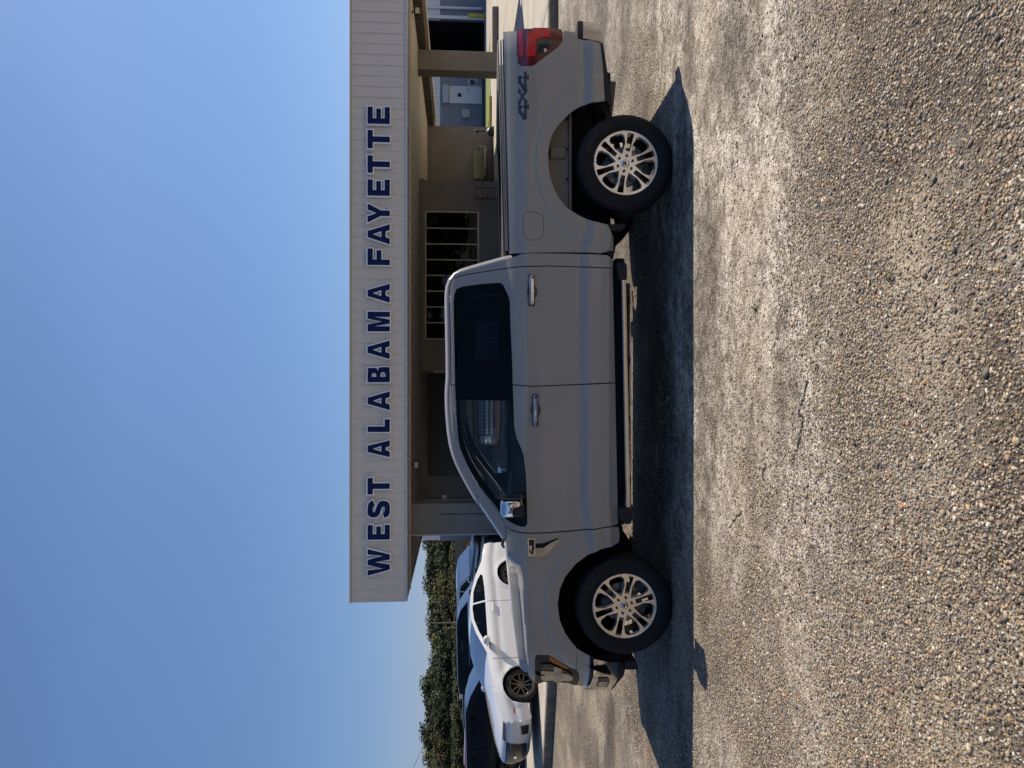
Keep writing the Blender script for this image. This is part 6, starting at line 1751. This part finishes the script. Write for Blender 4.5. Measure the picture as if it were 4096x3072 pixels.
    # seats as seen through the glass
    if sp.get('seats', 1):
        for s in (1, -1):
            for x in sp.get('seatx', (-.05, -.95)):
                MB().cbox(x - .12, x + .12, s * W2 * .42 - .24, s * W2 * .42 + .24, .55, bz(x) + .14, .05).cbox(x - .10, x + .02, s * W2 * .42 - .12, s * W2 * .42 + .12, bz(x) + .18, bz(x) + .36, .03).build('seat', mat('seat_pale', sp.get('seatcol', (.05, .05, .055)), .8), t)
    for x in sp.get('doors', []):
        zz = np.linspace(zs + .05, bz(x), 10)
        for s in (1, -1):
            mb = MB()
            for z0, z1 in zip(zz[:-1], zz[1:]):
                mb.quad((x, s * (wy(x, z0) + .003), z0), (x + .008, s * (wy(x, z0) + .003), z0), (x + .008, s * (wy(x, z1) + .003), z1), (x, s * (wy(x, z1) + .003), z1))
            mb.build('door_gap', M_under, t)
    for x, z in sp.get('handles', []):
        for s in (1, -1):
            y = s * (wy(x, z) + .012)
            MB().cbox(x - .11, x + .11, y - .016, y + .016, z - .016, z + .016, .008).build('door_handle', sp.get('handlemat', paint), t)
    mx, mz = sp['mirror']
    for s in (1, -1):
        y = s * (wy(mx, mz) + .02)
        g = MB(); cy = y + s * .12
        g.grid(lambda u, v: (mx + .075 * math.cos(u * 6.2832) * max(0, math.sin(v * 3.1416)) ** .6, cy + .125 * math.cos(v * 3.1416), mz + .045 + .075 * math.sin(u * 6.2832) * max(0, math.sin(v * 3.1416)) ** .6), 16, 10)
        mo = g.build('side_mirror', sp.get('mirrormat', paint), t, True)
        MB().cbox(mx - .04, mx + .04, min(y - s * .04, cy), max(y - s * .04, cy), mz - .035, mz - .005, .006).build('mirror_foot', M_blk, mo)
    return t
def panel2(outer, fn, step, holes=(), thick=.03):
    vo, F, loops = cdt(outer, holes, step, True)
    verts = [(x, fn(x, z), z) for x, z in vo]; faces = []
    for f in F:
        a, b, c = (Vector(verts[i]) for i in f[:3]); faces.append(f if (b - a).cross(c - a).y < 0 else f[::-1])
    nf = len(faces)
    for k, lp in enumerate(loops):
        n = len(lp); b = len(verts)
        verts += [(x, fn(x, z), z) for x, z in lp] + [(x, fn(x, z) + thick, z) for x, z in lp]
        for i in range(n): faces.append((b + i, b + (i + 1) % n, b + n + (i + 1) % n, b + n + i))
    return verts, faces, nf
def mirror_build(nm, d, s, mt, parent):
    v, f, nf = d
    if s < 0: v = [(x, -y, z) for x, y, z in v]; f = [q[::-1] for q in f]
    o = obj(nm, v, f, mt, parent); o.data.polygons.foreach_set('use_smooth', [i < nf for i in range(len(f))]); return o

M_wp = mat('white_paint_car', (0.66, 0.66, 0.66), 0.35, coat=1.0)
M_navy = mat('navy_paint', (0.010, 0.016, 0.04), 0.35, coat=.2, spec=.2)
M_blackp = mat('black_paint', (0.005, 0.005, 0.006), 0.35, coat=.15, spec=.15)
M_silver = mat('silver_paint', (0.42, 0.46, 0.48), 0.3, .4, coat=1.0)
M_bgrey = mat('blue_grey_paint', (0.07, 0.10, 0.135), 0.35, coat=.5)
M_red = mat('red_paint', (0.42, 0.012, 0.02), 0.3, coat=1.0)
M_smk = mat('smoked', (.02, .02, .022), .1, coat=1)
M_lampc = mat('head_lamp', (.22, .22, .22), .08, metal=.6, coat=1)
# --- white coupe: origin at mid wheelbase, on the apron
pony = dict(W=1.90, r=.345, axles=(1.36, -1.36), sill=.24, plan=.30, tumble=.42, gap=.045,
    outline=[(1.98, .17), (2.04, .22), (2.09, .34), (2.12, .47), (2.13, .60), (2.10, .70), (2.02, .755), (1.75, .845), (1.35, .92), (.95, .985), (.62, 1.03), (.10, 1.255), (-.22, 1.345), (-.60, 1.375), (-.95, 1.355), (-1.35, 1.25), (-1.78, 1.085), (-2.10, 1.05), (-2.28, 1.01), (-2.30, .85), (-2.30, .55), (-2.24, .30)],
    belt=[(2.2, .62), (1.9, .72), (1.35, .86), (.62, .955), (-.3, .985), (-1.2, 1.02), (-1.8, 1.04), (-2.3, .98)],
    hoodi=6, ws=(10, 12), rg=(15, 16),
    windows=[[(.50, 1.0), (.42, 1.04), (.05, 1.20), (-.25, 1.295), (-.55, 1.325), (-.62, 1.31), (-.62, 1.03)], [(-.66, 1.03), (-.66, 1.31), (-.95, 1.295), (-1.25, 1.20), (-1.38, 1.125), (-1.33, 1.075), (-1.0, 1.045)]],
    patches=[('grille', [(1.7, -.47), (4.6, -.60), (4.6, .60), (1.7, .47)], M_blk, .006, False),
             ('grille_surround', [(1.3, -.40), (1.75, -.48), (1.75, .48), (1.3, .40)], mat('satin_black', (.02, .02, .02), .4), .012, False),
             ('lower_intake', [(.35, -.52), (1.05, -.60), (1.05, .60), (.35, .52)], M_blkm, .006, False),
             ('headlight', [(4.7, .62), (5.6, .58), (5.75, .985), (5.05, .985)], mat('lamp_smoke', (.05, .05, .05), .1, coat=1), .008, True),
             ('fog_vent', [(1.2, .70), (2.3, .74), (2.5, .93), (1.1, .90)], M_blk, .008, True),
             ('emblem', [(2.9, -.075), (3.3, -.06), (3.4, .05), (3.05, .085)], M_chrome, .016, False),
             ('splitter', [(-.0, -.85), (.35, -.85), (.35, .85), (-.0, .85)], M_blkm, .01, False)],
    side_parts=[('side_marker', [(1.93, .50), (1.83, .505), (1.83, .54), (1.93, .535)], mat('amber_lens', (.42, .11, .012), .15, coat=1), .004)],
    doors=[.78, -.62], handles=[(-.45, .86)], mirror=(.42, .99), rim=mat('rim_bronze_dark', (.10, .085, .07), .3, .9), seatx=(-.15,))
fx, fy = -6.30, 14.72; rx_, ry_ = -4.55, 16.80
hd = math.atan2(fy - ry_, fx - rx_)
_o = .815; _n = Vector((-(ry_ - fy), (rx_ - fx))).normalized()
if _n.y < 0: _n = -_n
car1 = vehicle('sports_car', 'white two door sports coupe with dark wheels beyond the pickup bonnet', 'car', ((fx + rx_) / 2 + _n.x * _o, (fy + ry_) / 2 + _n.y * _o, HK), hd, M_wp, pony)

def suv(L, W, H, r, hoodz, sill=.30, box=0.0, belt0=None, seatcol=(.05, .05, .055), **k):
    """generic tall wagon: L length, H height; box>0 makes the tail upright"""
    wb = L * .60; fo = (L - wb) * .47; f = wb / 2 + fo; b = -(wb / 2 + (L - wb) - fo)
    bl = hoodz + .02
    o = [(f - .10, sill), (f - .02, sill + .10), (f, .55), (f - .02, hoodz - .18), (f - .14, hoodz - .07), (f - .5, hoodz - .01), (wb / 2 - .15, hoodz + .03), (wb / 2 - .55, hoodz + .10),
         (wb / 2 - 1.15, H - .12), (wb / 2 - 1.45, H - .03), (-.2, H), (b + .75 - box * .3, H - .04), (b + .42 - box * .3, H - .10), (b + .06, bl + .06), (b, bl - .06), (b, .60), (b + .10, sill + .02)]
    x0 = wb / 2 - .62; x1 = wb / 2 - 1.30
    xm_ = -.15; xq = -1.05
    zt = H - .14
    win = [[(x0 - .05, bl + .05), (x1, zt - .06), (x1 - .25, zt), (xm_ + .03, zt + .01), (xm_ + .03, bl + .05)], [(xm_ - .03, bl + .05), (xm_ - .03, zt + .01), (xq + .03, zt), (xq + .03, bl + .06)],
           [(xq - .03, bl + .06), (xq - .03, zt), (b + .85 - box * .3, zt - .02), (b + .50 - box * .15, zt - .12), (b + .32, bl + .08)]]
    d = dict(W=W, r=r, axles=(wb / 2, -wb / 2), sill=sill, plan=.22, tumble=.22, gap=.06, outline=o, belt=[(f + .1, hoodz - .12), (f - .4, hoodz - .04), (wb / 2 - .55, bl), (b + .3, bl + .05), (b, bl)],
             hoodi=4, ws=(7, 9), rg=(12, 13), windows=win, doors=[wb / 2 - .55, xm_, xq + .05], handles=[(xm_ + .25, bl - .12), (xq + .28, bl - .10)], mirror=(wb / 2 - .75, bl + .06), seatcol=seatcol,
             patches=[('grille', [(1.6, -.5), (3.4, -.55), (3.4, .55), (1.6, .5)], M_blk, .008, False), ('headlight', [(2.6, .60), (3.7, .62), (3.8, .96), (2.9, .95)], M_lampc, .008, True),
                      ('lower_intake', [(.3, -.6), (1.1, -.6), (1.1, .6), (.3, .6)], M_blkm, .008, False),
                      ('taillight', [(13.3, .72), (13.3, .97), (14.6, .97), (14.6, .80)], mat('tail_red', (.35, .01, .015), .15, coat=1), .008, True)], pillar=M_blackp, seatx=(.25, -.65))
    d.update(k); return d
# nearest dark crossover, left
sA = suv(4.70, 1.88, 1.53, .36, .98, belt0=None)
vehicle('crossover', 'nearest dark navy crossover seen side on, left of the white coupe', 'car', (-8.15, 18.6, .10), math.radians(5), M_blackp, sA)
sB = suv(4.9, 1.95, 1.76, .39, 1.10, box=1.0, seatcol=(.35, .33, .30))
vehicle('off_roader', 'tall black off-roader behind the white coupe roof, pale headrests inside', 'car', (-7.85, 24.3, .10), math.radians(4), M_blackp, sB)
sC = suv(5.0, 1.98, 1.84, .40, 1.16, box=.6, pillar=M_silver, roofmat=M_silver, mirrormat=M_chrome)  # silver roof and pillars paint in the bright sunlit roof outline
vehicle('crew_cab_wagon', 'blue grey wagon, roof coloured pale as if sunlit, chrome mirror beside the pier', 'car', (-8.75, 32.6, .05), math.radians(-30), M_bgrey, sC)
sD = suv(4.6, 1.86, 1.40, .36, .98)
vehicle('dark_sedan', 'low navy car squeezed between the coupe and the wagon, mesh grille', 'car', (-6.9, 22.2, .10), math.radians(-12), M_navy, sD)
sE = suv(4.6, 1.85, 1.60, .36, 1.0, pillar=M_silver, seatcol=(.05, .05, .05))
vehicle('silver_car', 'silver car of which only the roof shows behind the navy car', 'car', (-9.0, 28.2, .05), math.radians(-20), M_silver, sE)
vehicle('red_hatchback', 'red hatchback at the left edge behind the nearest dark crossover', 'car', (-17.4, 32.5, .0), math.radians(190), M_red, suv(4.2, 1.8, 1.55, .34, .98, pillar=M_red))
vehicle('far_sedan', 'dark blue car whose roof shows above the dark crossover, left one', 'car', (-15.6, 36.5, 0), math.radians(10), M_navy, suv(4.6, 1.85, 1.60, .35, 1.0))
vehicle('far_sedan', 'dark blue car whose roof shows above the dark crossover, right one', 'car', (-12.2, 34.5, 0), math.radians(8), M_navy, suv(4.6, 1.85, 1.58, .35, 1.0))
vehicle('far_red_car', 'small red car far off behind the wagon windscreen', 'car', (-11.5, 46, 0), math.radians(20), M_red, suv(4.4, 1.8, 1.62, .35, 1.0, pillar=M_red))
# old pickup standing in the drive-through bay, seen through the cab of the near truck
M_mar = mat('maroon_paint', (.06, .010, .012), .35, coat=.8)
vehicle('old_wagon', 'old maroon vehicle with wide chrome grille seen through the pickup front window', 'car', (-.72, 21.75, HK), math.radians(-91), M_mar,
        suv(5.2, 1.95, 1.72, .38, 1.12, box=.6, sill=.36, patches=[('grille', [(2.35, -.66), (3.75, -.70), (3.75, .70), (2.35, .66)], mat('grille_dark', (.03, .03, .03), .4), .012, False),
        ('headlight', [(2.45, .70), (3.7, .72), (3.7, .94), (2.45, .92)], M_lampc, .02, True), ('chrome_bumper', [(.6, -.98), (1.5, -.98), (1.5, .98), (.6, .98)], mat('dull_chrome', (.30, .30, .30), .25, metal=1.0), .05, False)] +
        [('grille_bar', [(2.4 + .33 * k, -.66), (2.5 + .33 * k, -.66), (2.5 + .33 * k, .66), (2.4 + .33 * k, .66)], MATS['dull_chrome'], .022, False) for k in range(5)] +
        [('grille_rib', [(2.4, -.62 + .112 * k), (3.8, -.62 + .112 * k), (3.8, -.605 + .112 * k), (2.4, -.605 + .112 * k)], MATS['dull_chrome'], .02, False) for k in range(12)]), group='vehicles beside the dealership')
# vehicles on the photographer's side of the lot (seen only as reflections in the paint and glass)
vehicle('rear_wagon', 'white upright wagon parked behind the photographer, facing the pickup', 'car', (-.5, -8.2, .6), math.radians(92), M_wp, suv(5.2, 2.0, 1.9, .40, 1.16, box=.6, patches=[('grille', [(1.6, -.62), (3.6, -.66), (3.6, .66), (1.6, .62)], M_chrome2, .01, False), ('headlight', [(1.8, .68), (3.5, .70), (3.5, .92), (1.8, .90)], M_lampc, .014, True)]))
vehicle('rear_car', 'silver car parked behind the photographer on the right', 'car', (8.2, -9.0, .6), math.radians(88), M_silver, suv(4.7, 1.85, 1.5, .36, 1.0))
vehicle('rear_red_car', 'red car parked behind the photographer on the left', 'car', (-6.6, -9.4, .6), math.radians(95), M_red, suv(4.5, 1.85, 1.65, .36, 1.0))
for i, x in enumerate(range(-30, 34, 7)):
    tree(x + rt.uniform(-2, 2), -44 + rt.uniform(-4, 4), rt.uniform(7, 10), ['dark', 'mid', 'yellow'][i % 3], i % 4, '%s tree across the road behind the photographer, %s in its row' % (['dark green', 'mid green', 'yellowish green'][i % 3], ORD[i]), group='trees behind the photographer')
# white box trailer far behind
a = PY(1838, 2618, 40); b = PY(1838, 2795, 40)
TR = thing('box_trailer', 'white enclosed box trailer above the dark car roofs', 'trailer', ((a[0] + b[0]) / 2, 41, 0), 0)
hw = (a[0] - b[0]) / 2; zt = a[2]
MB().cbox(-hw, hw, -1.0, 1.2, .55, zt, .05).build('box', mat('white_trailer', (.62, .62, .60), .5), TR)
MB().cbox(-hw - .02, hw + .02, -1.03, 1.23, zt - .10, zt + .01, .02).build('roof_rail', mat('pale_trim', (.5, .49, .47), .6), TR)
for s in (-.4, .4):
    MB().lathe([(0, -.1), (.2, -.1), (.34, -.1), (.36, -.06), (.36, .1), (0, .1)], 18, (s, -.98, .36), 'y').build('wheel', M_tyre, TR, True)
MB().tube([(-hw, 0, .6), (-hw - 1.0, 0, .5)], .05, 6).build('hitch', M_under, TR)
